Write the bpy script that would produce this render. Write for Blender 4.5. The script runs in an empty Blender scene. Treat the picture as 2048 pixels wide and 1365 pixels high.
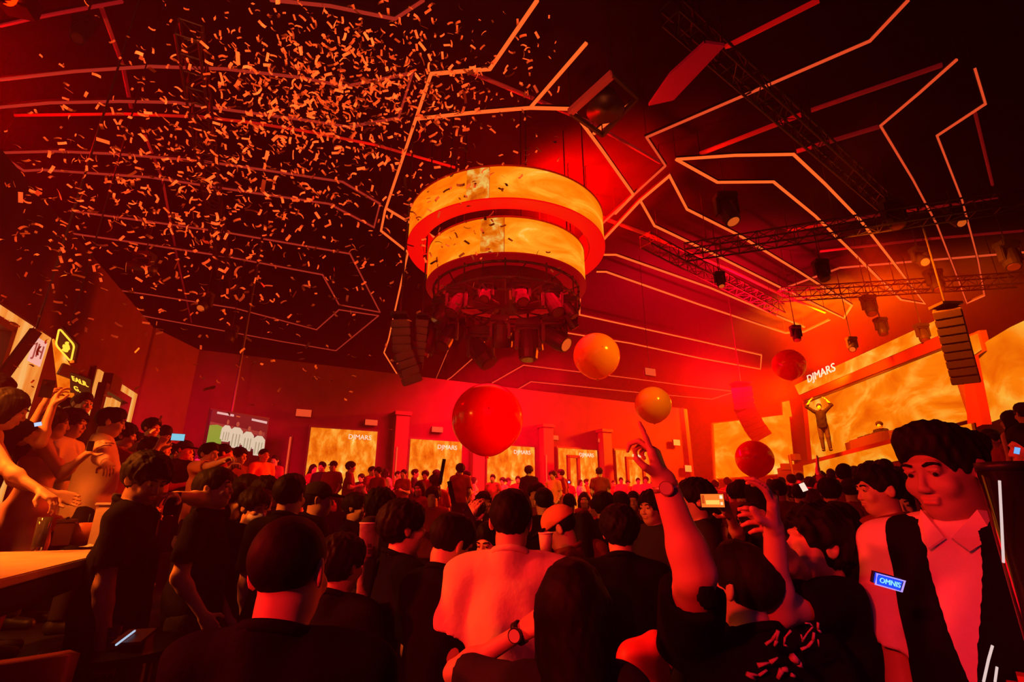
import bpy, bmesh, math, random
import numpy as np
from mathutils import Vector, Matrix
random.seed(7); np.random.seed(7)
S = bpy.context.scene
COL = S.collection
# ---------------------------------------------------------------- camera
F = 1000.0; PITCH = math.radians(18.0); CZ = 1.62
cam = bpy.data.objects.new('camera', bpy.data.cameras.new('camera'))
COL.objects.link(cam); S.camera = cam
cam.data.sensor_width = 36.0; cam.data.lens = F/2048*36.0
cam.location = (0, 0, CZ); cam.rotation_euler = (math.pi/2+PITCH, 0, 0)
cam.data.clip_start = .05; cam.data.clip_end = 200
S.view_settings.view_transform = 'Standard'; S.view_settings.look = 'None'
S.view_settings.exposure = 0.0; S.view_settings.gamma = 1.0; S.view_settings.use_curve_mapping = False
cy = S.cycles
cy.use_denoising = True; cy.max_bounces = 4; cy.diffuse_bounces = 2; cy.glossy_bounces = 3
cy.transmission_bounces = 4; cy.volume_bounces = 0; cy.transparent_max_bounces = 8
cy.caustics_reflective = False; cy.caustics_refractive = False
cy.sample_clamp_indirect = 4.0; cy.sample_clamp_direct = 0; cy.use_light_tree = True
# ---------------------------------------------------------------- world
W = bpy.data.worlds.new('night'); S.world = W; W.use_nodes = True
W.node_tree.nodes['Background'].inputs[0].default_value = (.004, .003, .010, 1)
W.node_tree.nodes['Background'].inputs[1].default_value = 1.0
# thin haze fills the hall
v_ = W.node_tree.nodes.new('ShaderNodeVolumeScatter')
v_.inputs['Color'].default_value = (1, .12, .45, 1); v_.inputs['Density'].default_value = .0085; v_.inputs['Anisotropy'].default_value = .5
W.node_tree.links.new(v_.outputs[0], W.node_tree.nodes['World Output'].inputs['Volume'])
# ---------------------------------------------------------------- lamps of the room, plus unseen fill lamps
def lamp(name, kind, loc, energy, color, target=None, **kw):
    l = bpy.data.lights.new(name, kind); l.energy = energy; l.color = color
    for k, v in kw.items(): setattr(l, k, v)
    o = bpy.data.objects.new(name, l); COL.objects.link(o); o.location = loc
    if target is not None:
        o.rotation_euler = (Vector(target)-Vector(loc)).to_track_quat('-Z', 'Y').to_euler()
    return o
RED = (1, .0, .004)
R_ = math.radians
lamp('flood_above_rings', 'SPOT', (.9, 11.2, 7.9), 32659.2, (1, .0, .0), (2.0, 11.6, 9.8), spot_size=R_(120), spot_blend=1, shadow_soft_size=.4)
lamp('ring_inner_red', 'POINT', (-.13, 10.35, 7.45), 1100, (1, .0, .0), shadow_soft_size=.5)
# orange stage floods hang ahead of the stage and shine onto it
lamp('stage_flood_left', 'SPOT', (9.0, 20.0, 6.6), 38080, (1, .12, .0), (8.6, 28, 3.0), spot_size=R_(95), spot_blend=1, shadow_soft_size=.6)
lamp('stage_flood_mid', 'SPOT', (9.4, 16.5, 7.6), 29120, (1, .10, .0), (14.5, 20, 4.0), spot_size=R_(110), spot_blend=1, shadow_soft_size=.6)
lamp('stage_flood_up', 'SPOT', (12.4, 19.5, 6.9), 89644.8, (1, .09, .0), (14.5, 20.5, 9.4), spot_size=R_(150), spot_blend=1, shadow_soft_size=.6)
lamp('stage_flood_right', 'SPOT', (8.0, 10.5, 7.4), 28224, (1, .10, .0), (13.5, 13, 4.0), spot_size=R_(90), spot_blend=1, shadow_soft_size=.6)
lamp('stage_wash', 'SPOT', (12.0, 20.5, 6.6), 66640, (1, .05, .0), (2, 17, 1.5), spot_size=R_(70), spot_blend=1, shadow_soft_size=.5)
lamp('red_wash_back', 'AREA', (0, 13.5, 5.2), 2660, (1, .0, .02), (1, 16.5, 0), size=4, shape='DISK')
lamp('red_wash_left', 'SPOT', (-5.2, 8.6, 4.2), 3726.45, (1, .0, .04), (-7.5, 12.5, 1.0), spot_size=R_(100), spot_blend=1, shadow_soft_size=.4)
lamp('red_wash_centre', 'AREA', (0, 8.5, 5.5), 210, (1, .0, .01), (0, 9.5, 0), size=3, shape='DISK')
lamp('red_wash_up', 'SPOT', (6.5, 15.0, 4.6), 64512, (1, .0, .01), (7, 18.0, 9), spot_size=R_(120), spot_blend=1, shadow_soft_size=.5)
lamp('front_wash', 'SPOT', (-3.9, 1.0, 2.75), 830.875, (1, .02, .012), (1.5, 2.0, 1.3), spot_size=R_(50), spot_blend=.8, shadow_soft_size=.2)
lamp('table_side_spot', 'SPOT', (-4.3, 2.3, 3.4), 806, (1, .15, .01), (-2.7, 3.2, 1.3), spot_size=R_(90), spot_blend=.7, shadow_soft_size=.2)  # unseen spot past the left edge, aimed at the bar table
lamp('confetti_light', 'SPOT', (-1.5, -2.5, 3.0), 3415.5, (1, .13, .03), (-2.2, 4.0, 6.0), spot_size=R_(58), spot_blend=.5, shadow_soft_size=.2)
lamp('corner_lamp_light', 'POINT', (-9.5, 7.0, 8.3), 448, (1, .0, .0), shadow_soft_size=.2)
lamp('balloon_orange_fill', 'SPOT', (4.6, 4.6, 6.0), 1500, (1, .42, .01), (2.0, 8.6, 3.7), spot_size=R_(32), spot_blend=.8, shadow_soft_size=.3)  # unseen spot added to brighten the orange balloons
lamp('table_fill', 'SPOT', (-3.3, 2.6, 3.2), 345, (1, .17, .01), (-2.8, 3.0, 1.3), spot_size=R_(70), spot_blend=.8, shadow_soft_size=.1)  # second unseen spot, added to brighten the table
lamp('side_fill', 'SPOT', (-.8, -.8, 2.7), 99.099, (1, .01, .012), (1.15, 1.2, 1.25), spot_size=R_(20), spot_blend=.8, shadow_soft_size=.1)  # unseen spot added to brighten the waiter's sleeve
lamp('behind_wash', 'SPOT', (-2.2, -1.6, 3.0), 648, (1, .01, .008), (0, 1.3, 1.4), spot_size=R_(46), spot_blend=.8, shadow_soft_size=.1)
lamp('balloon_red_fill', 'SPOT', (3.4, 2.7, 2.3), 2340, (1, .0, .0), (-.3, 5.4, 2.62), spot_size=R_(24), spot_blend=.6, shadow_soft_size=.2)  # unseen spot added to brighten the nearest red balloon
lamp('blue_fill', 'AREA', (0, -3.5, 5), 5, (.25, .2, 1), (0, 3, 1), size=5)  # unseen blue fill added behind the camera to lift the blacks
# ---------------------------------------------------------------- pixel -> place helpers
CP, SP = math.cos(PITCH), math.sin(PITCH)
def ray(px, py):
    x = (px-1024)/F; y = (682.5-py)/F
    return np.array([x, CP - y*SP, SP + y*CP])          # one metre deep along the lens axis
CAM = np.array([0, 0, CZ])
def at_d(px, py, d): return CAM + d*ray(px, py)
def at_z(px, py, z): r = ray(px, py); return CAM + r*((z-CZ)/r[2])
def at_y(px, py, y): r = ray(px, py); return CAM + r*(y/r[1])
def at_wall(px, py, a, b):                               # on the vertical plane through a, b (xy)
    r = ray(px, py); a = np.array(a, float); b = np.array(b, float); n = np.array([-(b-a)[1], (b-a)[0]])
    return CAM + r*(n@a/(n@r[:2]))
def pix(p):
    v = np.array(p)-CAM; d = v[1]*CP+v[2]*SP; return (1024+F*v[0]/d, 682.5-F*(-v[1]*SP+v[2]*CP)/d, d)
# ---------------------------------------------------------------- materials
MATS = {}
def mat(name, color=(.5, .5, .5), rough=.6, metal=0, emit=None, es=1, spec=.5, noise=0, trans=0, ior=1.45, coat=0):
    if name in MATS: return MATS[name]
    m = bpy.data.materials.new(name); m.use_nodes = True; nt = m.node_tree; b = nt.nodes['Principled BSDF']
    b.inputs['Base Color'].default_value = (*color, 1); b.inputs['Roughness'].default_value = rough
    b.inputs['Metallic'].default_value = metal; b.inputs['Specular IOR Level'].default_value = spec
    b.inputs['Transmission Weight'].default_value = trans; b.inputs['IOR'].default_value = ior
    b.inputs['Coat Weight'].default_value = coat
    if emit: b.inputs['Emission Color'].default_value = (*emit, 1); b.inputs['Emission Strength'].default_value = es
    if noise:
        tc = nt.nodes.new('ShaderNodeTexCoord'); n = nt.nodes.new('ShaderNodeTexNoise'); n.inputs['Scale'].default_value = noise
        n.inputs['Detail'].default_value = 5
        mx = nt.nodes.new('ShaderNodeMix'); mx.data_type = 'RGBA'
        va = .06 if name.startswith('cloth') else .28
        mx.inputs['A'].default_value = (*[c*(1-va) for c in color], 1); mx.inputs['B'].default_value = (*[min(1, c*(1+va)) for c in color], 1)
        nt.links.new(tc.outputs['Object'], n.inputs['Vector']); nt.links.new(n.outputs['Fac'], mx.inputs['Factor'])
        nt.links.new(mx.outputs['Result'], b.inputs['Base Color'])
        bp = nt.nodes.new('ShaderNodeBump'); bp.inputs['Strength'].default_value = .25; bp.inputs['Distance'].default_value = .01
        nt.links.new(n.outputs['Fac'], bp.inputs['Height']); nt.links.new(bp.outputs['Normal'], b.inputs['Normal'])
    MATS[name] = m; return m
def led(name, cols, scale=(1, 1, 1), strength=1.0, detail=6, distort=1.5, nscale=1.5, veins=0.0):
    m = bpy.data.materials.new(name); m.use_nodes = True; nt = m.node_tree; nt.nodes.clear()
    out = nt.nodes.new('ShaderNodeOutputMaterial'); em = nt.nodes.new('ShaderNodeEmission'); em.inputs[1].default_value = strength
    tc = nt.nodes.new('ShaderNodeTexCoord'); mp = nt.nodes.new('ShaderNodeMapping'); mp.inputs['Scale'].default_value = scale
    n = nt.nodes.new('ShaderNodeTexNoise'); n.inputs['Scale'].default_value = nscale; n.inputs['Detail'].default_value = detail
    n.inputs['Distortion'].default_value = distort; n.inputs['Roughness'].default_value = .6
    rp = nt.nodes.new('ShaderNodeValToRGB'); els = rp.color_ramp.elements
    while len(els) < len(cols): els.new(.5)
    for e, (p, c) in zip(els, cols): e.position = p; e.color = (*c, 1)
    nt.links.new(tc.outputs['Object'], mp.inputs[0]); nt.links.new(mp.outputs[0], n.inputs['Vector'])
    src = n.outputs['Fac']
    if veins:
        w = nt.nodes.new('ShaderNodeTexVoronoi'); w.feature = 'DISTANCE_TO_EDGE'; w.inputs['Scale'].default_value = nscale*1.3
        mx = nt.nodes.new('ShaderNodeMixRGB'); mx.inputs[0].default_value = .55
        nt.links.new(mp.outputs[0], mx.inputs[1]); nt.links.new(n.outputs['Color'], mx.inputs[2]); nt.links.new(mx.outputs[0], w.inputs['Vector'])
        mr = nt.nodes.new('ShaderNodeMapRange'); mr.inputs['From Max'].default_value = .12; mr.inputs['To Min'].default_value = veins; mr.inputs['To Max'].default_value = 0
        nt.links.new(w.outputs['Distance'], mr.inputs[0])
        ad = nt.nodes.new('ShaderNodeMath'); nt.links.new(src, ad.inputs[0]); nt.links.new(mr.outputs[0], ad.inputs[1]); src = ad.outputs[0]
    nt.links.new(src, rp.inputs[0]); nt.links.new(rp.outputs[0], em.inputs[0]); nt.links.new(em.outputs[0], out.inputs[0])
    return m
def lin(r, g, b):
    f = lambda c: (c/255/12.92) if c/255 <= .04045 else ((c/255+.055)/1.055)**2.4
    return (f(r), f(g), f(b))
M_BLACK = mat('matte_black', (.006, .005, .008), .8)
M_BLACKM = mat('black_metal', (.02, .016, .02), .45, .3)
M_TRUSS = mat('truss_alloy', (.5, .42, .4), .4, .3)
M_DARKT = mat('dark_truss_alloy', (.06, .05, .05), .45, .4)
M_CEIL = mat('ceiling_paint', (.010, .008, .012), .95, noise=2, spec=0)
M_WALL = mat('wall_paint', (.09, .03, .035), .85, noise=3, spec=.1)
M_FLOOR = mat('floor_vinyl', (.02, .014, .018), .5, noise=6, spec=.25)
M_STRIP = mat('strip_bright', (0, 0, 0), emit=lin(255, 92, 34), es=1.25)
M_STRIPM = mat('strip_mid', (0, 0, 0), emit=lin(228, 70, 34), es=1.0)
M_STRIPD = mat('strip_dim', (0, 0, 0), emit=lin(176, 42, 28), es=.85)
M_STRIPR = mat('strip_red', (0, 0, 0), emit=lin(205, 26, 14), es=.9)
M_STRIPX = mat('strip_faint', (0, 0, 0), emit=lin(150, 18, 20), es=.8)
LAVA = led('led_lava', [(.28, lin(228, 82, 0)), (.52, lin(255, 122, 8)), (.7, lin(255, 165, 50)), (.86, lin(255, 210, 110))], (.7, .45, 1.1), 1.05, 6, .8, .8, .14)
EMBER = led('led_ember', [(.3, lin(215, 75, 0)), (.5, lin(250, 122, 18)), (.64, lin(255, 168, 60)), (.78, lin(255, 225, 140))], (1.3, 1.3, .75), 1.05, 10, .15, 3.2)
WOODY = led('led_bark', [(.3, lin(225, 95, 20)), (.5, lin(250, 150, 60)), (.75, lin(255, 190, 110))], (2.2, 2.2, .35), .95, 6, 1.2, 1.4)
RINGL = led('led_ring', [(.28, lin(235, 80, 0)), (.50, lin(255, 122, 8)), (.64, lin(255, 160, 38)), (.80, lin(255, 235, 140))], (.55, .55, 1.6), 1.15, 7, 1.0, 1.1)
RINGC = led('led_ring_crackle', [(.3, lin(205, 60, 0)), (.5, lin(250, 120, 12)), (.66, lin(255, 205, 100))], (1, 1, 1), .9, 12, .5, 4.0)
# ---------------------------------------------------------------- mesh helpers
def link(name, bm, m, parent=None, smooth=False):
    me = bpy.data.meshes.new(name)
    if smooth:
        for f in bm.faces: f.smooth = True
    bm.to_mesh(me); bm.free()
    for x in (m if isinstance(m, (list, tuple)) else [m]): me.materials.append(x)
    o = bpy.data.objects.new(name, me); COL.objects.link(o)
    if parent is not None: o.parent = parent
    return o
def pyobj(name, v, f, m, parent=None, smooth=False):
    me = bpy.data.meshes.new(name); me.from_pydata([tuple(map(float, p)) for p in v], [], [tuple(q) for q in f])
    if smooth: me.polygons.foreach_set('use_smooth', [True]*len(me.polygons))
    me.materials.append(m); o = bpy.data.objects.new(name, me); COL.objects.link(o)
    if parent is not None: o.parent = parent
    return o
def tag(o, label=None, cat=None, group=None, kind=None):
    if label: o['label'] = label
    if cat: o['category'] = cat
    if group: o['group'] = group
    if kind: o['kind'] = kind
    return o
def thing(name, label, cat, loc=(0, 0, 0), rz=0, group=None):
    o = bpy.data.objects.new(name, None); COL.objects.link(o); o.location = loc; o.rotation_euler = (0, 0, rz)
    o.empty_display_size = .2
    return tag(o, label, cat, group)
def bx(bm, c, s, R=None, bev=0):
    M = Matrix.Translation(Vector([float(q) for q in c]))
    if R is not None: M = M @ (R if isinstance(R, Matrix) else Matrix.Rotation(R, 4, 'Z'))
    r = bmesh.ops.create_cube(bm, size=1, matrix=M @ Matrix.Diagonal((*s, 1)))
    if bev:
        es = list({e for v in r['verts'] for e in v.link_edges})
        bmesh.ops.bevel(bm, geom=es, offset=bev, segments=2, affect='EDGES', clamp_overlap=True)
    return r['verts']
def cylm(bm, a, b, r1, r2=None, n=12, caps=True):
    a, b = Vector([float(q) for q in a]), Vector([float(q) for q in b]); d = b-a
    q = d.to_track_quat('Z', 'Y').to_matrix().to_4x4()
    bmesh.ops.create_cone(bm, cap_ends=caps, segments=n, radius1=r1, radius2=r1 if r2 is None else r2, depth=d.length, matrix=Matrix.Translation((a+b)/2) @ q)
def sph(bm, c, r, n=16, s=(1, 1, 1), R=None):
    M = Matrix.Translation(Vector([float(q) for q in c]))
    if R is not None: M = M @ R
    bmesh.ops.create_uvsphere(bm, u_segments=n, v_segments=max(6, n//2), radius=r, matrix=M @ Matrix.Diagonal((*s, 1)))
def poly_tube(bm, pts, w, h, closed=False):
    """rectangular bar swept along points (mitred in plan)"""
    P = [Vector([float(q) for q in p]) for p in pts]; n = len(P); rings = []
    for i in range(n):
        a = P[i-1] if (i > 0 or closed) else None; b = P[(i+1) % n] if (i < n-1 or closed) else None
        d1 = (P[i]-a).normalized() if a is not None else None; d2 = (b-P[i]).normalized() if b is not None else None
        d = (d1+d2) if (d1 and d2) else (d1 or d2)
        if d.length < 1e-3: d = d2
        d = d.normalized(); s = d.cross(Vector((0, 0, 1)))
        if s.length < 1e-3: s = Vector((1, 0, 0))
        s.normalize(); u = s.cross(d).normalized()
        c = 1.0
        if d1 and d2: c = min(2.2, 1/max(.35, abs(d.dot(d2))))
        rings.append([bm.verts.new(P[i]+s*w/2*c*sx+u*h/2*sz) for sx, sz in ((-1, -1), (1, -1), (1, 1), (-1, 1))])
    for i in range(n if closed else n-1):
        r, q = rings[i], rings[(i+1) % n]
        for k in range(4): bm.faces.new((r[k], r[(k+1) % 4], q[(k+1) % 4], q[k]))
    if not closed: bm.faces.new(rings[0][::-1]); bm.faces.new(rings[-1])
def text_mesh(s, size, ext=.004):
    cu = bpy.data.curves.new('text', 'FONT'); cu.body = s; cu.size = size; cu.extrude = ext; cu.align_x = 'CENTER'; cu.align_y = 'CENTER'; cu.resolution_u = 3
    o = bpy.data.objects.new('text', cu); COL.objects.link(o)
    me = bpy.data.meshes.new_from_object(o.evaluated_get(bpy.context.evaluated_depsgraph_get()))
    bpy.data.objects.remove(o); return me
def text_obj(name, s, size, m, parent, loc, xdir, ydir=(0, 0, 1), ext=.004, sx=1):
    me = text_mesh(s, size, ext); me.transform(Matrix.Diagonal((sx, 1, 1, 1))); me.materials.clear(); me.materials.append(m)
    x = Vector([float(q) for q in xdir]).normalized(); y = Vector([float(q) for q in ydir]).normalized(); z = x.cross(y).normalized()
    M = Matrix((x, y, z)).transposed().to_4x4(); M.translation = Vector([float(q) for q in loc])
    me.transform(M)
    o = bpy.data.objects.new(name, me); COL.objects.link(o); o.parent = parent; return o
def quad_panel(name, corners, m, parent, depth=.06, ny=1):
    """a slab whose front face has these four world corners (tl,tr,br,bl) and that is `depth` thick away from the camera side"""
    c = [Vector([float(q) for q in p]) for p in corners]
    n = (c[1]-c[0]).cross(c[3]-c[0]).normalized()
    mid = sum(c, Vector())/4
    if n.dot(Vector(CAM)-mid-(parent.location if parent is not None else Vector())) > 0: n = -n
    v = c+[p+n*depth for p in c]
    return pyobj(name, v, [(0, 1, 2, 3), (7, 6, 5, 4), (0, 4, 5, 1), (1, 5, 6, 2), (2, 6, 7, 3), (3, 7, 4, 0)], m, parent)
def wall_rect(x0, yt0, x1, yt1, yb0, yb1, a, b, flat=True):
    """rectangle on a wall plane from pixel edges; vertical sides"""
    p = [at_wall(x0, yt0, a, b), at_wall(x1, yt1, a, b), at_wall(x1, yb1, a, b), at_wall(x0, yb0, a, b)]
    p[3][:2] = p[0][:2]; p[2][:2] = p[1][:2]
    if flat:
        zt = (p[0][2]+p[1][2])/2; zb = (p[2][2]+p[3][2])/2
        p[0][2] = p[1][2] = zt; p[2][2] = p[3][2] = zb
    return p
# ---------------------------------------------------------------- room shell
CH = 9.8
SH = [(-2.2, -4.5), (-8.3, 10.9), (-8.3, 12.7), (7.4, 21.4), (10.2, 29.5)]
OUT = [(-24, -5), (-24, 38), (25, 38), (25, -5)]
def wallobj(name, a, b, z0=0, z1=CH, m=None, t=.2):
    a = Vector(a); b = Vector(b); d = (b-a).normalized(); n = Vector((d.y, -d.x))    # outward
    if n.dot((a+b)/2-Vector((4, 10))) < 0: n = -n
    v = []
    for z in (z0, z1):
        for p in (a-d*t, b+d*t, b+d*t+n*t, a-d*t+n*t): v.append((p.x, p.y, z))
    return tag(pyobj(name, v, [(0, 1, 2, 3), (7, 6, 5, 4), (0, 4, 5, 1), (1, 5, 6, 2), (2, 6, 7, 3), (3, 7, 4, 0)], m or M_WALL), kind='structure')
LWa, LWb = SH[0], SH[1]
for nm, i in (('wall_left', 0), ('wall_left_return', 1), ('wall_back', 2), ('wall_back_corner', 3)):
    wallobj(nm, SH[i], SH[i+1], z1=5.5)
for nm, i in (('wall_far_left', 0), ('wall_far_back', 1), ('wall_right', 2), ('wall_behind', 3)):
    wallobj(nm, OUT[i], OUT[(i+1) % 4], m=M_CEIL)
for nm, z, t, m in (('floor', 0, -.2, M_FLOOR), ('ceiling', CH, .2, M_CEIL)):
    n = 4; v = [(x, y, z) for x, y in OUT]+[(x, y, z+t) for x, y in OUT]
    tag(pyobj(nm, v, [tuple(range(n)), tuple(range(2*n-1, n-1, -1))]+[(i, (i+1) % n, n+(i+1) % n, n+i) for i in range(n)], m), kind='structure')
def deck(name, pts, z0, z1, m):
    n = len(pts); v = [(x, y, z0) for x, y in pts]+[(x, y, z1) for x, y in pts]
    return tag(pyobj(name, v, [tuple(range(n))[::-1], tuple(range(n, 2*n))]+[(i, (i+1) % n, n+(i+1) % n, n+i) for i in range(n)], m), kind='structure')
bd = Vector((7.4+8.3, 21.4-12.7)).normalized(); bn = Vector((bd.y, -bd.x))       # towards the room
q0 = Vector((-8.2, 12.7)); q1 = Vector((7.0, 21.2))
deck('floor_back_terrace', [tuple(q0+bn*5.2+bd*2.2), tuple(q1+bn*6.0), tuple(q1), tuple(q0)], 0.002, .95, M_FLOOR)
deck('floor_left_terrace', [(-1.85, .7), (-2.5, 3.3), (-3.1, 5.0), (-3.9, 9.2), (-7.6, 11.6), (-8.15, 10.9), (-4.55, 1.7), (-4.2, .7)], 0.002, .60, M_FLOOR)
deck('floor_left_upper_terrace', [(-4.3, 5.4), (-4.9, 9.6), (-7.2, 11.2), (-8.0, 10.7), (-5.95, 5.4)], .602, 1.0, M_FLOOR)
deck('floor_right_terrace', [(3.0, 3.2), (3.1, 6.4), (9.5, 8.5), (9.5, 3.2)], 0.002, .45, M_FLOOR)
deck('floor_right_upper_terrace', [(4.7, 5.0), (4.9, 6.3), (9.4, 7.8), (9.4, 5.0)], .452, .95, M_FLOOR)
# ================================================================ ceiling light strips
CZS = 9.0
STRIPS = [
 ('bright', [(1075, 0), (980, 138), (862, 148), (770, 422), (762, 462), (816, 505), (777, 680), (768, 706), (812, 778)], 'light strip dropping from the top edge past the round screens to the hanging line speaker'),
 ('bright', [(832, 238), (940, 226), (1060, 216), (1143, 218), (1205, 302), (1267, 390), (1230, 428)], 'thick orange light strip arching over the double round screen'),
 ('bright', [(1062, 214), (1173, 86)], 'short orange light strip slanting up from the arch above the round screens'),
 ('bright', [(1187, 268), (1273, 198)], 'short orange light strip ending beside the red truss frame'),
 ('bright', [(772, 417), (872, 477)], 'short orange light strip running in behind the round screens'),
 ('mid', [(1817, 0), (1740, 82), (1500, 186), (1293, 275), (1331, 332), (1200, 452), (1150, 495)], 'long red-orange light strip from the top right edge bending to the round screens'),
 ('bright', [(1205, 482), (1280, 402), (1339, 352), (1374, 419), (1480, 472), (1600, 545), (1704, 611), (1688, 637), (1560, 575), (1420, 505), (1309, 452), (1282, 404)], 'looped orange light strip with an arrow-shaped end right of the round screens'),
 ('bright', [(1352, 319), (1435, 365), (1547, 364), (1630, 432), (1700, 500), (1760, 560), (1802, 600), (1850, 608), (1790, 530), (1720, 440), (1650, 368), (1587, 309), (1470, 311), (1352, 319)], 'closed hooked light strip outline pointing at the stage canopy'),
 ('mid', [(1914, 119), (1840, 185), (1761, 252), (1826, 360), (1874, 450), (1909, 540), (1934, 607), (1969, 592), (1956, 520), (1924, 400), (1874, 272), (1971, 208), (1950, 138)], 'light strip outline nearest the upper right corner'),
 ('bright', [(1196, 510), (1232, 510), (1420, 576), (1609, 655)], 'thin light strip just right of the lower round screen running to the stage'),
 ('bright', [(1193, 544), (1212, 544), (1400, 610), (1571, 667), (1607, 665), (1660, 640)], 'thin light strip ending in a bend before the stage, second below the round screens'),
 ('bright', [(1161, 574), (1159, 630), (1260, 652), (1400, 683), (1523, 711), (1521, 739), (1400, 717), (1260, 687), (1095, 660), (1094, 645)], 'long blunt-ended light strip loop above the upper orange balloon'),
 ('mid', [(984, 767), (1047, 731), (1260, 757), (1400, 776), (1471, 784), (1424, 799), (1260, 784), (1062, 764), (1024, 786)], 'lowest light strip loop between the two orange balloons'),
 ('mid', [(919, 647), (862, 782), (903, 755), (944, 719)], 'V-shaped light strip below the round screens'),
 ('dim', [(0, 160), (150, 143), (300, 133), (450, 138), (600, 155), (690, 173), (825, 146), (797, 236), (697, 254), (600, 239), (500, 226), (350, 205), (240, 203), (100, 206), (0, 215)], 'upper long light strip loop behind the thickest confetti'),
 ('dim', [(540, 0), (660, 12), (790, 38), (848, 0)], 'light strip corner touching the top edge among confetti'),
 ('dim', [(0, 306), (110, 303), (230, 308), (400, 322), (520, 339), (685, 364), (760, 408), (748, 455), (658, 408), (500, 385), (300, 355), (85, 340), (48, 342), (0, 310)], 'second long light strip loop from the top on the left half'),
 ('dim', [(45, 413), (92, 460), (280, 487), (460, 515), (645, 550), (678, 610), (760, 625), (700, 508), (450, 465), (280, 441), (140, 422)], 'third long light strip loop with a pointed end left of the round screens'),
 ('dim', [(118, 582), (130, 566), (300, 590), (470, 617), (633, 660), (678, 620), (757, 632), (672, 702), (560, 683), (300, 635), (129, 598)], 'lowest light strip loop on the left above the dark side wall'),
 ('faint', [(0, 52), (60, 38), (120, 26), (245, 3)], 'dull red light strip across the upper left corner'),
]
SM = dict(bright=M_STRIP, mid=M_STRIPM, dim=M_STRIPD, faint=M_STRIPX)
def dens(pts):
    out = []
    for a, b in zip(pts[:-1], pts[1:]):
        n = max(1, int(math.hypot(b[0]-a[0], b[1]-a[1])/160))
        for i in range(n): out.append((a[0]+(b[0]-a[0])*i/n, a[1]+(b[1]-a[1])*i/n))
    out.append(pts[-1]); return out
for kind, pts, lab in STRIPS:
    P = [at_z(x, y, CZS) for x, y in pts]
    o = thing('ceiling_light_strip', lab, 'light strip', tuple(P[0]))
    off = P[0]; P = [p-off for p in P]
    bm = bmesh.new(); poly_tube(bm, P, .055 if kind == 'bright' else .036, .04); link('diffuser', bm, SM[kind], o)
    bm = bmesh.new(); poly_tube(bm, [p+np.array([0, 0, .045]) for p in P], .065, .045); link('channel', bm, M_BLACKM, o)
    for i in range(0, len(P), 3): bm = bmesh.new(); cylm(bm, P[i]+np.array([0, 0, .06]), P[i]+np.array([0, 0, CH-CZS]), .006, n=5); link('hanger', bm, M_BLACKM, o)
# trusses under the roof, and pipes whose red light is put in as glow
def pipe(pts, z, r, lab, m=M_TRUSS, nm='ceiling_pipe'):
    P = [at_z(x, y, z) for x, y in pts]; off = P[0].copy()
    o = thing(nm, lab, 'pipe', tuple(off)); bm = bmesh.new()
    for a, b in zip(P[:-1], P[1:]): cylm(bm, a-off, b-off, r, n=8)
    link('tube', bm, m, o, True)
    for i in (0, len(P)-1):
        bm = bmesh.new(); c = P[i]-off; cylm(bm, c, c+np.array([0, 0, CH-z]), .012, n=6); link('hanger', bm, M_BLACKM, o)
M_REDP = mat('pipe_painted_red_light', (.3, .1, .1), .5, emit=lin(200, 8, 8), es=.6)  # pipes are no lamps; this glow imitates red light falling on them
M_REDPD = mat('pipe_painted_dull_light', (.3, .1, .1), .5, emit=lin(120, 8, 12), es=.6)
PP = [([(30, 231), (250, 228), (400, 234), (500, 245), (620, 264), (750, 290), (910, 335)], 9.2, .03, 'ceiling tube painted with red light behind the confetti left of the round screens', M_REDP),
 ([(930, 140), (1085, 205), (1180, 245), (1320, 325)], 9.3, .04, 'tube painted with dull red light crossing above the round screens', M_REDPD),
 ([(1195, 432), (1290, 468), (1450, 535), (1560, 588), (1650, 625)], 9.1, .05, 'tube painted with red light running from the round screens towards the stage', M_REDP),
 ([(1400, 308), (1604, 229)], 9.1, .05, 'tube painted with red light inside the hooked light strip', M_REDP),
 ([(1622, 221), (1884, 130)], 9.1, .045, 'tube painted with dull red light continuing towards the upper right corner', M_REDPD),
 ([(1593, 303), (1764, 252)], 9.2, .05, 'tube painted with dull red light left of the upper right strip outline', M_REDPD),
 ([(1450, 95), (1638, 0)], 9.1, .045, 'tube painted with red light rising to the top edge beside the hanging panel', M_REDP),
 ([(1575, 462), (1770, 428), (1995, 398)], 9.1, .04, 'tube painted with red light spanning the far ceiling before the stage', M_REDPD),
 ([(1640, 503), (1860, 478), (2045, 462)], 9.1, .04, 'second tube painted with red light spanning the ceiling before the stage', M_REDPD),
 ([(1560, 580), (1680, 536), (1880, 519), (2048, 505)], 9.1, .035, 'tube painted with orange light nearest above the stage canopy', M_STRIPM),
 ([(200, 8), (245, 130), (262, 215)], 9.3, .035, 'cable tray painted with faint red light in the upper left ceiling', M_REDPD),
 ([(290, 270), (325, 360), (355, 520), (383, 645)], 9.3, .03, 'cross tube painted with faint red light in the left ceiling', M_REDPD),
 ([(1950, 225), (1985, 370)], 9.2, .03, 'short faint red tube by the right edge', M_REDPD)]
for pts, z, r, lab, m in PP: pipe(pts, z, r, lab, m)
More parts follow.
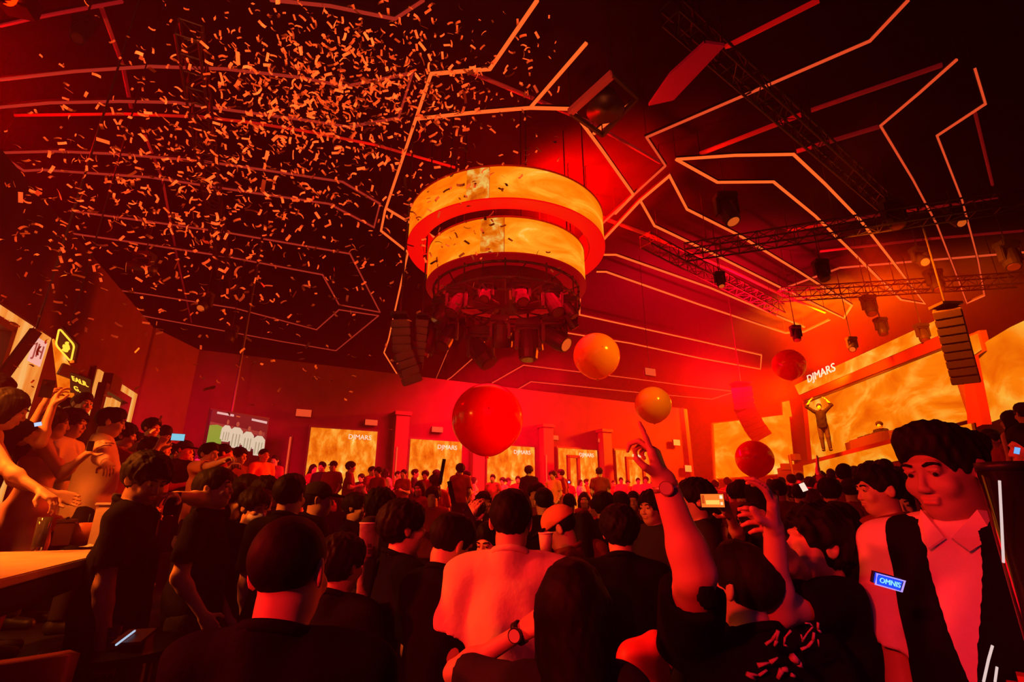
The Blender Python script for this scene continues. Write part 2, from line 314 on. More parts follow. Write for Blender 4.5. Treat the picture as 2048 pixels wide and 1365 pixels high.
def truss(a, b, s, lab, m=M_DARKT, bays=None):
    a = Vector([float(q) for q in a]); b = Vector([float(q) for q in b]); d = (b-a); L = d.length; d.normalize()
    u = Vector((0, 0, 1)); w = d.cross(u).normalized(); u = w.cross(d).normalized()
    o = thing('lighting_truss', lab, 'truss', tuple(a)); n = bays or max(3, int(L/s/1.2))
    cs = [(w*x+u*z)*s/2 for x, z in ((-1, -1), (1, -1), (1, 1), (-1, 1))]
    for c in cs:
        bm = bmesh.new(); cylm(bm, c, c+d*L, .025, n=6); link('chord', bm, m, o)
    bm = bmesh.new()
    for i in range(n):
        p, q = d*(L*i/n), d*(L*(i+1)/n)
        for k in range(4):
            c1, c2 = cs[k], cs[(k+1) % 4]; cylm(bm, c1+p, c2+p, .012, n=4, caps=False)
            cylm(bm, (c1 if i % 2 else c2)+p, (c2 if i % 2 else c1)+q, .012, n=4, caps=False)
    link('bracing', bm, m, o)
    for t in (.08, .5, .92):
        bm = bmesh.new(); cylm(bm, d*(L*t)+u*s/2, d*(L*t)+Vector((0, 0, CH-a.z)), .012, n=5); link('hanging_chain', bm, M_BLACKM, o)
    return o
truss(at_z(1340, 20, 8.9), at_z(1780, 415, 8.9), .32, 'dark box truss running from the top edge down to the moving light by the stage', M_DARKT)
truss(at_z(1370, 505, 8.0), at_z(2040, 400, 8.0), .36, 'long cross truss spanning the ceiling ahead of the stage', M_DARKT)
truss(at_z(1290, 480, 8.6), at_z(1560, 620, 8.2), .34, 'red-lit truss leading from the round screens to the stage', M_DARKT)
truss(at_z(1560, 590, 8.2), at_z(2040, 560, 8.2), .36, 'truss with diagonal braces just above the stage canopy', M_DARKT)
truss(at_z(378, 60, 8.8), at_z(455, 600, 8.8), .32, 'almost black box truss behind the confetti', M_DARKT)
truss(at_z(470, 720, 7.0), at_z(920, 780, 7.0), .3, 'low dark truss below the V-shaped light strip')
# hanging flat panel and frame near the top
P = [at_z(x, y, 8.6) for x, y in ((1410, 86), (1450, 92), (1347, 201), (1297, 212), (1340, 150))]
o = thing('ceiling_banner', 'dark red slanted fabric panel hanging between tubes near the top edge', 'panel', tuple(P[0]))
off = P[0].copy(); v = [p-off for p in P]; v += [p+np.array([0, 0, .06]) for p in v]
pyobj('panel_board', v, [(0, 1, 2, 3, 4), (9, 8, 7, 6, 5)]+[(i, (i+1) % 5, 5+(i+1) % 5, 5+i) for i in range(5)], mat('maroon_fabric_glow', (.55, .03, .05), .9, emit=lin(110, 2, 14), es=.55), o)  # faint glow in the fabric stands in for red light on it
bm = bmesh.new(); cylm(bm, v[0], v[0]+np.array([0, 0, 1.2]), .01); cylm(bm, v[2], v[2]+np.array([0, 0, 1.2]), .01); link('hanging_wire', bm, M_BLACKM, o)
P = [at_z(x, y, 8.4) for x, y in ((1140, 225), (1225, 148), (1275, 195), (1205, 270))]
o = thing('hanging_lamp_frame', 'rectangular lamp frame, red light painted on one bar, with a dark reflector beside the arch', 'frame', tuple(P[0])); off = P[0].copy()
for i in range(4):
    bm = bmesh.new(); poly_tube(bm, [P[i]-off, P[(i+1) % 4]-off], .12 if i == 0 else .05, .1); link('frame_bar', bm, M_REDPD if i == 0 else M_DARKT, o)  # the first bar's red light is put in as glow
c = sum(P)/4-off; bm = bmesh.new(); cylm(bm, c+np.array([0, 0, -.1]), c+np.array([0, 0, .25]), .34, .2, 16); link('reflector', bm, M_BLACKM, o, True)
for p in P: bm = bmesh.new(); cylm(bm, p-off, p-off+np.array([0, 0, CH-8.4]), .012, n=5); link('hanging_chain', bm, M_BLACKM, o)
# ================================================================ round LED screens
RC = np.array([-.13, 10.35])
def ring_band(name, R, z0, z1, m, parent, t=.12, seg=(0, 1), n=96):
    bm = bmesh.new(); a0, a1 = seg[0]*2*math.pi, seg[1]*2*math.pi; k = max(2, int(n*(seg[1]-seg[0]))); full = seg == (0, 1)
    rings = []
    for i in range(k if full else k+1):
        a = a0+(a1-a0)*i/k; c, s = math.cos(a), math.sin(a)
        rings.append([bm.verts.new((r*c, r*s, z)) for r, z in ((R, z0), (R, z1), (R-t, z1), (R-t, z0))])
    for i in range(len(rings)-(0 if full else 1)):
        p, q = rings[i], rings[(i+1) % len(rings)]
        for j in range(4): bm.faces.new((p[j], q[j], q[(j+1) % 4], p[(j+1) % 4]))
    if not full: bm.faces.new(rings[0]); bm.faces.new(rings[-1][::-1])
    return link(name, bm, m, parent, False)
M_RINGB = mat('ring_housing_red', (.5, .03, .03), .5, spec=.5)
def round_screen(lab, R, z0, z1, crack):
    o = thing('round_screen', lab, 'screen', (RC[0], RC[1], z0)); h = z1-z0
    # panels round the ring; the front faces the camera at angle -90 deg = .75
    edges = [0, .12, .25, .38, .5, .62, crack[0], crack[1], .86, 1.0]
    for a, b in zip(edges[:-1], edges[1:]):
        ring_band('led_panel', R, 0, h, RINGC if a == crack[0] else RINGL, o, .05, (a+.0006, b-.0006), 120)
    ring_band('housing', R-.055, .0, h, M_RINGB, o, .30)
    ring_band('bottom_rim', R+.015, -.035, -.002, mat('ring_red_glow_%d' % int(R*10), (.3, .01, .01), .5, emit=lin(228 if R > 2 else 110, 0, 4), es=1), o, .34 if R > 2 else .5)
    ring_band('top_rim', R+.015, h+.002, h+.035, M_RINGB, o, .34)
    for i in range(8):
        a = i*math.pi/4+.2; x, y = (R-.2)*math.cos(a), (R-.2)*math.sin(a); bm = bmesh.new(); cylm(bm, (x, y, h), (x, y, CH-z0), .014, n=6); link('hanging_cable', bm, M_BLACKM, o)
    return o
BIG = (2.23, 7.10, 7.80); SML = (1.77, 6.20, 6.96)
round_screen('upper and wider round LED screen glowing orange, hung from the ceiling', *BIG, (.695, .728))
round_screen('lower and narrower round LED screen hung below the wider one', *SML, (.705, .748))
# lighting platform under the rings
o = thing('round_lighting_rig', 'dark round rig of pipes and moving lamps hung under the lower round screen', 'lighting rig', (RC[0], RC[1], 5.75))
for nm, R, z in (('outer_hoop', 1.62, .0), ('inner_hoop', 1.05, .0), ('upper_hoop', 1.62, .34)):
    bm = bmesh.new()
    for i in range(40):
        a, b = i*math.pi/20, (i+1)*math.pi/20; cylm(bm, (R*math.cos(a), R*math.sin(a), z), (R*math.cos(b), R*math.sin(b), z), .03, n=6)
    link(nm, bm, M_DARKT, o, True)
bm = bmesh.new()
for i in range(12):
    a = i*math.pi/6; c, s = math.cos(a), math.sin(a); cylm(bm, (.3*c, .3*s, .0), (1.62*c, 1.62*s, 0), .022, n=6); cylm(bm, (1.62*c, 1.62*s, 0), (1.62*c, 1.62*s, .4), .02, n=6)
    cylm(bm, (1.05*c, 1.05*s, 0), (1.62*math.cos(a+.26), 1.62*math.sin(a+.26), .34), .015, n=5)
link('spoke', bm, M_DARKT, o)
bm = bmesh.new(); cylm(bm, (0, 0, .1), (0, 0, .5), .75, .75, 32); link('centre_drum', bm, M_BLACKM, o, False)
bm = bmesh.new(); cylm(bm, (0, 0, .42), (0, 0, .46), 1.66, 1.66, 48); link('top_plate', bm, mat('rig_plate', (.1, .02, .02), .6), o, False)
M_LENS = mat('lamp_lens', (.3, .1, .05), .1, emit=lin(255, 100, 30), es=.6)
M_LENSD = mat('lamp_lens_off', (.08, .03, .03), .08, spec=.8)
def moving_head(loc, aim, s, lab, on=False, group=None, m=M_BLACKM):
    o = thing('moving_head_lamp', lab, 'stage lamp', tuple(map(float, loc)), group=group)
    bm = bmesh.new(); bx(bm, (0, 0, 0), (.36*s, .26*s, .12*s), bev=.02*s); link('base', bm, m, o)
    bm = bmesh.new()
    for k in (-1, 1): bx(bm, (k*.17*s, 0, -.2*s), (.05*s, .14*s, .34*s), bev=.015*s)
    bx(bm, (0, 0, -.075*s), (.36*s, .14*s, .04*s)); link('yoke', bm, m, o)
    a = Vector(aim).normalized(); c = Vector((0, 0, -.3*s)); bm = bmesh.new()
    cylm(bm, c-a*.2*s, c+a*.12*s, .12*s, .145*s, 14); cylm(bm, c+a*.12*s, c+a*.24*s, .145*s, .13*s, 14); cylm(bm, c-a*.26*s, c-a*.2*s, .07*s, .12*s, 14)
    link('head', bm, m, o, False)
    bm = bmesh.new(); cylm(bm, c+a*.235*s, c+a*.25*s, .1*s, .1*s, 14); link('lens', bm, M_LENS if on else M_LENSD, o)
    bm = bmesh.new(); cylm(bm, (0, 0, .04*s), (0, 0, .22*s), .02*s, n=6); link('clamp', bm, m, o)
    return o
labs = ['moving lamp at the left end of the round rig', 'moving lamp low on the near left of the round rig', 'moving lamp hanging lowest under the round rig', 'moving lamp on the near right of the round rig', 'moving lamp with a glinting lens at the right end of the round rig', 'moving lamp on the far side of the round rig']
for i, (px, py, s, aim) in enumerate(((858, 640, 1.5, (-.2, 0, -1)), (895, 640, 1.3, (-.3, -.4, -1)), (962, 665, 1.7, (.6, -.3, -.9)), (1056, 650, 1.6, (0, -.1, -1)), (1108, 640, 1.5, (.7, -.5, -.6)), (1000, 640, 1.2, (0, .4, -1)))):
    p = at_z(px, py, 5.62); moving_head(p, aim, s, labs[i], i == 4)
for i in range(13):
    a_ = i*2*math.pi/13+.1; q = (RC[0]+1.45*math.cos(a_), RC[1]+1.45*math.sin(a_), 5.74)
    moving_head(q, (math.cos(a_)*.6, math.sin(a_)*.6, -1), .8+.15*(i % 3), 'small dark lamp in the ring of lamps under the lower round screen', False, 'ring of small lamps')
# small line speaker left of the rig, and hung clusters
def line_array(pts, d0, w, h, n, lab, m=M_BLACKM, depth=.45):
    """stack of speaker cabinets along pixel points (top to bottom) at depth d0"""
    P = [at_d(x, y, d0) for x, y in pts]; seg = []
    tot = sum(np.linalg.norm(b-a) for a, b in zip(P[:-1], P[1:]))
    def along(t):
        t *= tot
        for a, b in zip(P[:-1], P[1:]):
            L = np.linalg.norm(b-a)
            if t <= L+1e-6: return a+(b-a)*t/L, (b-a)/L
            t -= L
        return P[-1], (P[-1]-P[-2])/L
    o = thing('line_array_speaker', lab, 'speaker', tuple(P[0])); off = P[0]
    yawv = Vector((-off[0], -off[1], 0)).normalized()
    for i in range(n):
        c, t = along((i+.5)/n); z = Vector(-t).normalized(); x = yawv.cross(z).normalized(); y = z.cross(x)
        R = Matrix((x, y, z)).transposed().to_4x4()
        bm = bmesh.new(); hh = tot/n*.95; bx(bm, c-off, (w, depth, hh), R, bev=.015)
        bx(bm, Vector((c-off))-(-y)*0+y*(-depth/2-.004 if y.dot(yawv) < 0 else depth/2+.004), (w*.9, .008, hh*.8), R)
        link('cabinet', bm, m, o)
    bm = bmesh.new(); cylm(bm, (0, 0, .0), (0, 0, CH-off[2]), .02, n=6); bx(bm, (0, 0, .08), (w*.9, depth*.8, .06)); link('hanging_bracket', bm, M_BLACKM, o)
    return o
M_SPK = mat('speaker_black', (.035, .02, .02), .6)
line_array([(800, 640), (803, 700), (826, 768)], 9.5, .34, .2, 8, 'small curved line speaker hanging left of the round rig', M_SPK)
line_array([(845, 640), (832, 740)], 10.3, .26, .2, 7, 'narrow column speaker beside the small curved line speaker', M_SPK, .3)
line_array([(1482, 772), (1490, 820), (1507, 852), (1521, 872)], 19.0, .72, .3, 10, 'curved black line speaker hanging in front of the left stage screen', M_SPK, .7)
line_array([(1893, 618), (1912, 690), (1932, 764)], 11.2, .5, .3, 9, 'tall straight line speaker hanging at the right side of the stage', M_SPK, .5)
# ================================================================ back wall screens
Wa, Wb = SH[2], SH[3]; sh = bn*.12
WA = (Wa[0]+sh.x, Wa[1]+sh.y); WB = (Wb[0]+sh.x, Wb[1]+sh.y)
M_FRAME = mat('screen_frame_dark', (.06, .015, .02), .6)
M_WHITE = mat('led_white_text', (0, 0, 0), emit=lin(255, 225, 205), es=1)
wx = [float(bd.x), float(bd.y), 0]
ords = ['first', 'second', 'third', 'fourth', 'fifth']
for i, (x0, t0, x1, t1) in enumerate(((623, 852, 755, 867), (822, 876, 924, 887), (976, 890, 1069, 895), (1117, 897, 1194, 901), (1232, 901, 1296, 904))):
    c = wall_rect(x0, t0, x1, t1, 1006, 1004, WA, WB)
    for p in (c[2], c[3]): p[2] = 1.15
    o = thing('wall_screen', '%s glowing ember-patterned screen from the left on the back wall' % ords[i], 'screen', tuple(c[3])); off = c[3].copy()
    c = [p-off for p in c]; quad_panel('led_panel', c, EMBER, o, .05)
    q = [c[0]+np.array([0, 0, .06]), c[1]+np.array([0, 0, .06]), c[2]-np.array([0, 0, .06]), c[3]-np.array([0, 0, .06])]
    w_ = np.array(wx); q[0] -= w_*.06; q[3] -= w_*.06; q[1] += w_*.06; q[2] += w_*.06; nb = np.array([bn.x, bn.y, 0])
    quad_panel('casing', [p-nb*.03 for p in q], M_FRAME, o, .06)
    text_obj('caption', 'DJMARS', .19, M_WHITE, o, c[1]-w_*.5+np.array([0, 0, -.2])+nb*.012, wx)
    if i >= 3:        # small dark door-like frames standing before the screen
        f = thing('door_frame', ('dark frame standing before the left edge of the %s wall screen' % ords[i]), 'frame', tuple(off+nb*.5+w_*(.05)))
        bm = bmesh.new(); H = (c[0][2])*.86; wd = .42 if i == 3 else .8
        R = Matrix.Rotation(math.atan2(bd.y, bd.x), 4, 'Z')
        for a, s in (((0, 0, H/2), (.1, .1, H)), ((wd, 0, H/2), (.1, .1, H)), ((wd/2, 0, H), (wd+.1, .1, .1))):
            bx(bm, tuple(R @ Vector(a)), s, R)
        link('frame_post', bm, M_FRAME, f)
# piers between the screens: lit edges
M_PIER = mat('pier_paint', (.14, .03, .03), .7)
for i, x in enumerate((790, 950, 1092, 1213)):
    p = at_wall(x, 1000, WA, WB); bm = bmesh.new()
    o = thing('wall_pier', 'plain dark pier between the %s and %s back wall screens' % (ords[i], ords[i+1]), 'pier', (p[0]+nb[0]*.1, p[1]+nb[1]*.1, .95))
    bx(bm, (0, 0, 1.6), (.42, .3, 3.2), math.atan2(bd.y, bd.x), .01); link('shaft', bm, M_PIER, o)
    bm = bmesh.new(); bx(bm, (0, 0, 3.26), (.52, .4, .12), math.atan2(bd.y, bd.x), .01); link('capital', bm, M_PIER, o)
    if i in (0, 2):
        bm = bmesh.new(); bx(bm, tuple(nb*.16-w_*.12+np.array([0, 0, 1.3])), (.035, .03, 1.9), math.atan2(bd.y, bd.x)); link('glow_line', bm, M_STRIPM, o)
# slim vertical light at x~580
p = at_wall(577, 905, WA, WB); o = thing('wall_light_line', 'thin vertical orange light line beside the television', 'light strip', (p[0], p[1], 1.3))
bm = bmesh.new(); bx(bm, (0, 0, 1.0), (.035, .04, 2.1)); link('tube', bm, M_STRIPM, o); bm = bmesh.new(); bx(bm, (0, .03, 1.0), (.07, .03, 2.2)); link('back_plate', bm, M_FRAME, o)
# small exit-like lit boxes
for px, py, w, hh, lab in ((607, 827, .33, .17, 'small lit sign box above left of the first wall screen'), (742, 846, .3, .14, 'small lit sign box above the first wall screen'), (874, 860, .3, .14, 'small lit sign box above the second wall screen'),
        (1107, 876, .3, .13, 'small lit sign box above the fourth wall screen'), (1201, 882, .24, .12, 'small lit sign box above the gap before the fifth wall screen'), (1352, 886, .3, .2, 'small lit sign box right of the fifth wall screen'), (1375, 938, .3, .22, 'pale lit square on the wall right of the fifth screen'),
        (1299, 745, .36, .2, 'orange lit box high on the wall left of the right balloon')):
    if py > 800:
        p = at_wall(px, py, WA, WB)
    else: p = at_d(px, py, 16)
    o = thing('sign_box', lab, 'sign', tuple(p)); bm = bmesh.new(); R = math.atan2(bd.y, bd.x)
    bx(bm, (0, 0, 0), (w*1.3, .07, hh*1.3), R, .01); link('casing', bm, M_FRAME, o)
    bm = bmesh.new(); bx(bm, tuple(nb*.045), (w*1.2, .012, hh*1.15), R); link('lit_face', bm, M_STRIPM if px not in (1352, 1375) else mat('sign_pale', (0, 0, 0), emit=lin(255, 140, 60), es=1.1), o)
    if py < 800:
        bm = bmesh.new(); cylm(bm, (0, 0, hh*.6), (0, 0, CH-p[2]), .01, n=5); link('hanger', bm, M_BLACKM, o)
# ================================================================ left wall screens
ld = Vector((LWb[0]-LWa[0], LWb[1]-LWa[1])).normalized(); ln = Vector((ld.y, -ld.x)); lnv = np.array([ln.x, ln.y, 0]); ldv = np.array([ld.x, ld.y, 0])
la = (LWa[0]+ln.x*.12, LWa[1]+ln.y*.12); lb = (LWb[0]+ln.x*.12, LWb[1]+ln.y*.12)
def lscreen(x0, t0, x1, t1, zb, lab, m=WOODY, cap=True, off_=0):
    a = (la[0]+ln.x*off_, la[1]+ln.y*off_); b = (lb[0]+ln.x*off_, lb[1]+ln.y*off_)
    c = wall_rect(x0, t0, x1, t1, 1000, 1000, a, b)
    for p in (c[2], c[3]): p[2] = zb
    o = thing('wall_screen', lab, 'screen', tuple(c[3])); off = c[3].copy(); c = [p-off for p in c]
    quad_panel('led_panel', c, m, o, .05)
    q = [c[0]+(-ldv*.05+np.array([0, 0, .05])), c[1]+(ldv*.05+np.array([0, 0, .05])), c[2]+(ldv*.05-np.array([0, 0, .05])), c[3]+(-ldv*.05-np.array([0, 0, .05]))]
    quad_panel('casing', [p-lnv*.03 for p in q], M_FRAME, o, .05)
    if cap:
        bm = bmesh.new(); p = c[1]-ldv*.3+np.array([0, 0, -.28])+lnv*.02; bx(bm, p, (.012, .34, .34), math.atan2(ld.y, ld.x)-math.pi/2); link('caption_plate', bm, mat('caption_pink', (0, 0, 0), emit=lin(245, 175, 160), es=1), o)
        text_obj('caption', 'JH', .26, mat('caption_ink', (0, 0, 0), emit=lin(160, 70, 60), es=1), o, p+lnv*.012, (-ldv)[:3]*-1)
    return o, c, off
sA, cA, offA = lscreen(-120, 520, 101, 683, 1.3, 'largest glowing orange screen at the left edge behind the raised phones')
sC, cC, offC = lscreen(198, 743, 276, 786, 1.3, 'orange wall screen with a dark door-like frame before it', cap=False)
# dark frame in front of screen C and one before A
def frame_on(px0, py0, px1, py1, zb, lab, off_=.25, t=.12, notch=False):
    a = (la[0]+ln.x*off_, la[1]+ln.y*off_); b = (lb[0]+ln.x*off_, lb[1]+ln.y*off_)
    p0 = at_wall(px0, py0, a, b); p1 = at_wall(px1, py1, a, b); zt = (p0[2]+p1[2])/2
    o = thing('door_frame', lab, 'frame', (p0[0], p0[1], zb)); R = math.atan2(ld.y, ld.x); L = np.linalg.norm((p1-p0)[:2])
    for nm, cx, cz, sx, sz in (('post', 0, (zt-zb)/2, t, zt-zb), ('post', L, (zt-zb)/2, t, zt-zb), ('lintel', L/2, zt-zb, L+t, t)):
        bm = bmesh.new(); bx(bm, tuple(ldv*cx+np.array([0, 0, cz])), (sx, .12, sz), R); link(nm, bm, M_FRAME, o)
    if notch:
        bm = bmesh.new(); bx(bm, tuple(ldv*L*.28+np.array([0, 0, zt-zb+.12])), (L*.4, .14, .28), R); link('hung_box', bm, M_FRAME, o)
    return o
frame_on(205, 778, 254, 797, 1.002, 'dark maroon frame with a hung box in front of the second orange wall screen', notch=True)
frame_on(-40, 640, 22, 645, .602, 'dark maroon frame before the left part of the largest orange screen', t=.08)
# diagonal beam across A
a_, b_ = at_d(72, 662, 5.0), at_d(6, 752, 4.7)
o = thing('diagonal_speaker_beam', 'black ribbed beam hanging diagonally across the largest orange screen', 'beam', tuple(a_)); d_ = b_-a_
bm = bmesh.new(); poly_tube(bm, [d_*0, d_], .05, .09); link('beam', bm, M_BLACK, o)
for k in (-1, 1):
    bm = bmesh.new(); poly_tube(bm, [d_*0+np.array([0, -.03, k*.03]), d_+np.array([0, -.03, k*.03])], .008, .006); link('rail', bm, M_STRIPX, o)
bm = bmesh.new(); cylm(bm, (0, 0, 0), (0, 0, CH-a_[2]), .012, n=5); link('hanging_cable', bm, M_BLACKM, o)
# pillar with leaf-shaped narrow screen
pts = [(108, 678), (145, 738), (150, 812), (150, 840), (122, 840), (120, 780)]
a = (-6.0, 7.0); b = (-5.4, 8.6)
Pp = [at_wall(x, y, a, b) for x, y in pts]; off = Pp[3].copy()
o = thing('pillar_screen', 'narrow slanted orange screen on the pillar under the yellow neon sign', 'screen', tuple(off))
v = [p-off for p in Pp]; nn = np.array([-.9, .35, 0])*.05; v2 = [p+nn for p in v]
pyobj('led_panel', v+v2, [(0, 1, 2, 3, 4, 5), (11, 10, 9, 8, 7, 6)]+[(i, (i+1) % 6, 6+(i+1) % 6, 6+i) for i in range(6)], EMBER, o)
p1, p2 = at_wall(118, 738, a, b)-off, at_wall(150, 750, a, b)-off; bm = bmesh.new(); poly_tube(bm, [p1-nn*.5, p2-nn*.5], .05, .16); link('band', bm, M_FRAME, o)
# neon sign
M_NEON = mat('neon_yellow', (0, 0, 0), emit=lin(255, 185, 50), es=1.6)
nq = [at_d(x, y, 6.6) for x, y in ((124, 657), (156, 672), (147, 724), (117, 690))]; off = nq[3].copy()
o = thing('neon_sign', 'yellow neon sign with a rounded frame and a bird-like squiggle', 'sign', tuple(off)); eu = nq[2]-nq[3]; ev = nq[0]-nq[3]
nx_ = np.cross(eu, ev); nx_ /= np.linalg.norm(nx_); nx_ = nx_ if nx_@(CAM-off) > 0 else -nx_
def tube_path(bm, pts, r, closed=False, n=6):
    m_ = len(pts)
    for i in range(m_ if closed else m_-1): cylm(bm, pts[i], pts[(i+1) % m_], r, n=n)
def on(u, w_, q=0): return tuple(eu*u+ev*w_+nx_*q)
fr = []
for cx, cz, a0 in ((.85, .85, 0), (.15, .85, 90), (.15, .15, 180), (.85, .15, 270)):
    for k in range(5): t = math.radians(a0+k*22.5); fr.append(on(cx+.15*math.cos(t), cz+.15*math.sin(t), .04))
bm = bmesh.new(); tube_path(bm, fr, .011, True); link('neon_frame', bm, M_NEON, o, True)
bm = bmesh.new(); tube_path(bm, [on(u, w, .045) for u, w in ((.66, .78), (.55, .70), (.70, .62), (.76, .5), (.6, .42), (.5, .5), (.46, .4), (.6, .32), (.7, .34), (.62, .26), (.45, .2))], .016); link('neon_figure', bm, M_NEON, o, True)
quad_panel('back_board', [tuple(np.array(on(*q))) for q in ((-.05, 1.05), (1.05, 1.05), (1.05, -.05), (-.05, -.05))], M_FRAME, o, .04)
bm = bmesh.new(); cylm(bm, on(.3, 1.05, -.03), np.array(on(.3, 1.05, -.03))+np.array([0, 0, CH-off[2]-np.linalg.norm(ev)]), .01, n=5); link('hanging_cable', bm, M_BLACKM, o)
p = at_d(160, 764, 6.6); o = thing('wall_lettering', 'yellow lit letters low beside the pillar screen', 'lettering', tuple(p)); ex = at_d(176, 771, 6.6)-p; ey = at_d(157, 754, 6.6)-p
text_obj('letter_row', 'EALR.', .095, M_NEON, o, (0, 0, 0), ex, ey, ext=.006); text_obj('letter_row', 'G.', .095, M_NEON, o, tuple(at_d(154, 779, 6.6)-p), ex, ey, ext=.006)
quad_panel('back_board', [at_d(x, y, 6.66)-p for x, y in ((140, 745), (182, 760), (180, 790), (140, 786))], M_FRAME, o, .03)
# ================================================================ television with the football picture
tv = [at_d(x, y, d) for x, y, d in ((425, 819, 11.0), (538, 838, 12.2), (535, 909, 12.2), (416, 891, 11.0))]
tv[3][:2] = tv[0][:2]; tv[2][:2] = tv[1][:2]; zt = (tv[0][2]+tv[1][2])/2; zb = (tv[2][2]+tv[3][2])/2
off = np.array([*tv[0][:2], zb]); tw = tv[1]-tv[0]; tw[2] = 0; TL = np.linalg.norm(tw); tw /= TL; TH = zt-zb; tn = np.array([tw[1], -tw[0], 0])
o = thing('television', 'large television showing white-shirted football players on a green pitch', 'television', tuple(off))
def TV(u, w, e=0): return tw*TL*u+np.array([0, 0, TH*w])+tn*e
quad_panel('picture', [TV(0, 1), TV(1, 1), TV(1, 0), TV(0, 0)], mat('tv_dark', (0, 0, 0), emit=lin(62, 16, 26), es=1), o, .05)
quad_panel('casing', [TV(-.02, 1.03, -.03), TV(1.02, 1.03, -.03), TV(1.02, -.03, -.03), TV(-.02, -.03, -.03)], M_BLACKM, o, .05)
def tvpoly(nm, pts, col, e, es=1.0):
    m = mat('tv_%s' % nm, (0, 0, 0), emit=lin(*col), es=es)
    v = [TV(u, w, e) for u, w in pts]; n = len(v); v += [p-tn*.004 for p in v]
    pyobj(nm, v, [tuple(range(n)), tuple(range(2*n-1, n-1, -1))]+[(i, (i+1) % n, n+(i+1) % n, n+i) for i in range(n)], m, o)
tvpoly('pitch', [(.0, .0), (.0, .56), (.12, .6), (.34, .5), (.34, .0)], (88, 150, 50), .006)
tvpoly('stand_crowd', [(.0, .58), (.0, .66), (.3, .62), (.96, .56), (.96, .44), (.34, .5)], (120, 50, 45), .005)
for i, (u, w, s) in enumerate(((.28, .52, .75), (.45, .5, 1.0), (.66, .42, .95), (.87, .34, 1.0))):
    W_ = .115*s
    tvpoly('player_shirt', [(u-W_*.4, w+.1), (u+W_*.4, w+.1), (u+W_*.95, w), (u+W_*1.05, w-.32), (u+W_*.78, w-.34), (u+W_*.7, w-.48*s), (u-W_*.6, w-.48*s), (u-W_*.72, w-.3), (u-W_*1.0, w-.3), (u-W_*.95, w)], (205, 195, 170), .01+.002*i)
    for q in (-.5, 0, .45): tvpoly('shirt_fold', [(u+W_*q, w-.08), (u+W_*(q+.16), w-.1), (u+W_*(q+.1), w-.44*s), (u+W_*(q-.04), w-.44*s)], (140, 150, 120), .0125+.002*i)
    tvpoly('player_head', [(u+.03*math.cos(t*math.pi/4)*s, w+.19+.075*math.sin(t*math.pi/4)) for t in range(8)], (150, 70, 50), .012+.002*i)
    tvpoly('player_shorts', [(u-W_*.6, max(0.01, w-.48*s)), (u+W_*.7, max(.01, w-.48*s)), (u+W_*.6, .005), (u-W_*.5, .005)], (70, 30, 35), .009)
tvpoly('caption_bar', [(.08, .9), (.08, .96), (.36, .95), (.36, .89)], (215, 175, 170), .008); tvpoly('caption_bar_right', [(.68, .86), (.68, .92), (.97, .9), (.97, .83)], (215, 175, 170), .008)
tvpoly('caption_mark', [(.4, .9), (.4, .93), (.47, .925), (.47, .895)], (200, 80, 40), .008)
bm = bmesh.new(); bx(bm, TV(.5, .5, -.25), (.12, .4, .12)); cylm(bm, TV(.5, .5, -.4), TV(.5, .5, -.4)+np.array([0, 0, CH-zb-TH*.5]), .03, n=8); link('mounting_arm', bm, M_BLACKM, o)
# ================================================================ stage
Ga, Gb = np.array([15.55, 27.0]), np.array([12.1, 13.2])      # main screen plane (left end, right end)
gd = (Gb-Ga)/np.linalg.norm(Gb-Ga); gdv = np.array([*gd, 0]); gn = np.array([gd[1], -gd[0], 0])
if gn[:2]@(-Ga) < 0: gn = -gn
def G(px, py): return at_wall(px, py, Ga, Gb)
def gpanel(name, pix4, lab, m, nm='stage_screen', depth=.15, case=True, pl=None, flat=False):
    a, b = pl or (Ga, Gb)
    c = [at_wall(x, y, a, b) for x, y in pix4]
    o = thing(nm, lab, 'screen', tuple(c[3])); off = c[3].copy(); c = [p-off for p in c]
    quad_panel('led_panel', c, m, o, .04)
    mid = sum(c)/4; nn_ = np.cross(c[1]-c[0], c[3]-c[0]); nn_ /= np.linalg.norm(nn_)
    if nn_@(CAM-off-mid) < 0: nn_ = -nn_
    q = [p+(p-mid)/np.linalg.norm(p-mid)*.1-nn_*.045 for p in c]
    if case: quad_panel('casing', q, M_FRAME, o, depth)
    return o, off
main, moff = gpanel('m', [(1608, 797), (1884, 688), (1934, 840), (1613, 923)], 'largest stage screen with molten orange pattern behind the performers', LAVA)
top, toff = gpanel('t', [(1589, 771), (1878, 638), (1892, 664), (1598, 790)], 'long slanted orange header screen with white lettering above the stage', LAVA)
cc = G(1644, 748)-toff; tdir = (G(1668, 736)-G(1620, 758)); text_obj('lettering', 'DJMARS', .52, M_WHITE, top, cc+np.array([*gn[:2], 0])*.08, tdir, ext=.01, sx=2.1)
low, loff = gpanel('l', [(1608, 930), (1800, 888), (1942, 852), (1946, 885)][:4], 'low orange screen along the front of the stage', LAVA) if 0 else gpanel('l', [(1606, 932), (1938, 848), (1946, 892), (1608, 958)], 'low orange screen along the front of the stage', LAVA, pl=(Ga+gn[:2]*1.62, Gb+gn[:2]*1.62), depth=.03)
# left stage screen
SLa, SLb = np.array([11.0, 26.8]), np.array([15.2, 27.4])
gpanel('s', [(1428, 848), (1578, 829), (1590, 946), (1433, 958)], 'orange rippled screen left of the stage behind the curved speaker', LAVA, pl=(SLa, SLb))
gpanel('s', [(1565, 805), (1587, 800), (1592, 832), (1567, 836)], 'small square orange screen at the left stage pillar', LAVA, pl=(SLa, SLb+np.array([1.2, .17])))
gpanel('s', [(1928, 678), (1952, 668), (1960, 700), (1937, 716)], 'small orange screen right of the tall straight speaker', LAVA)
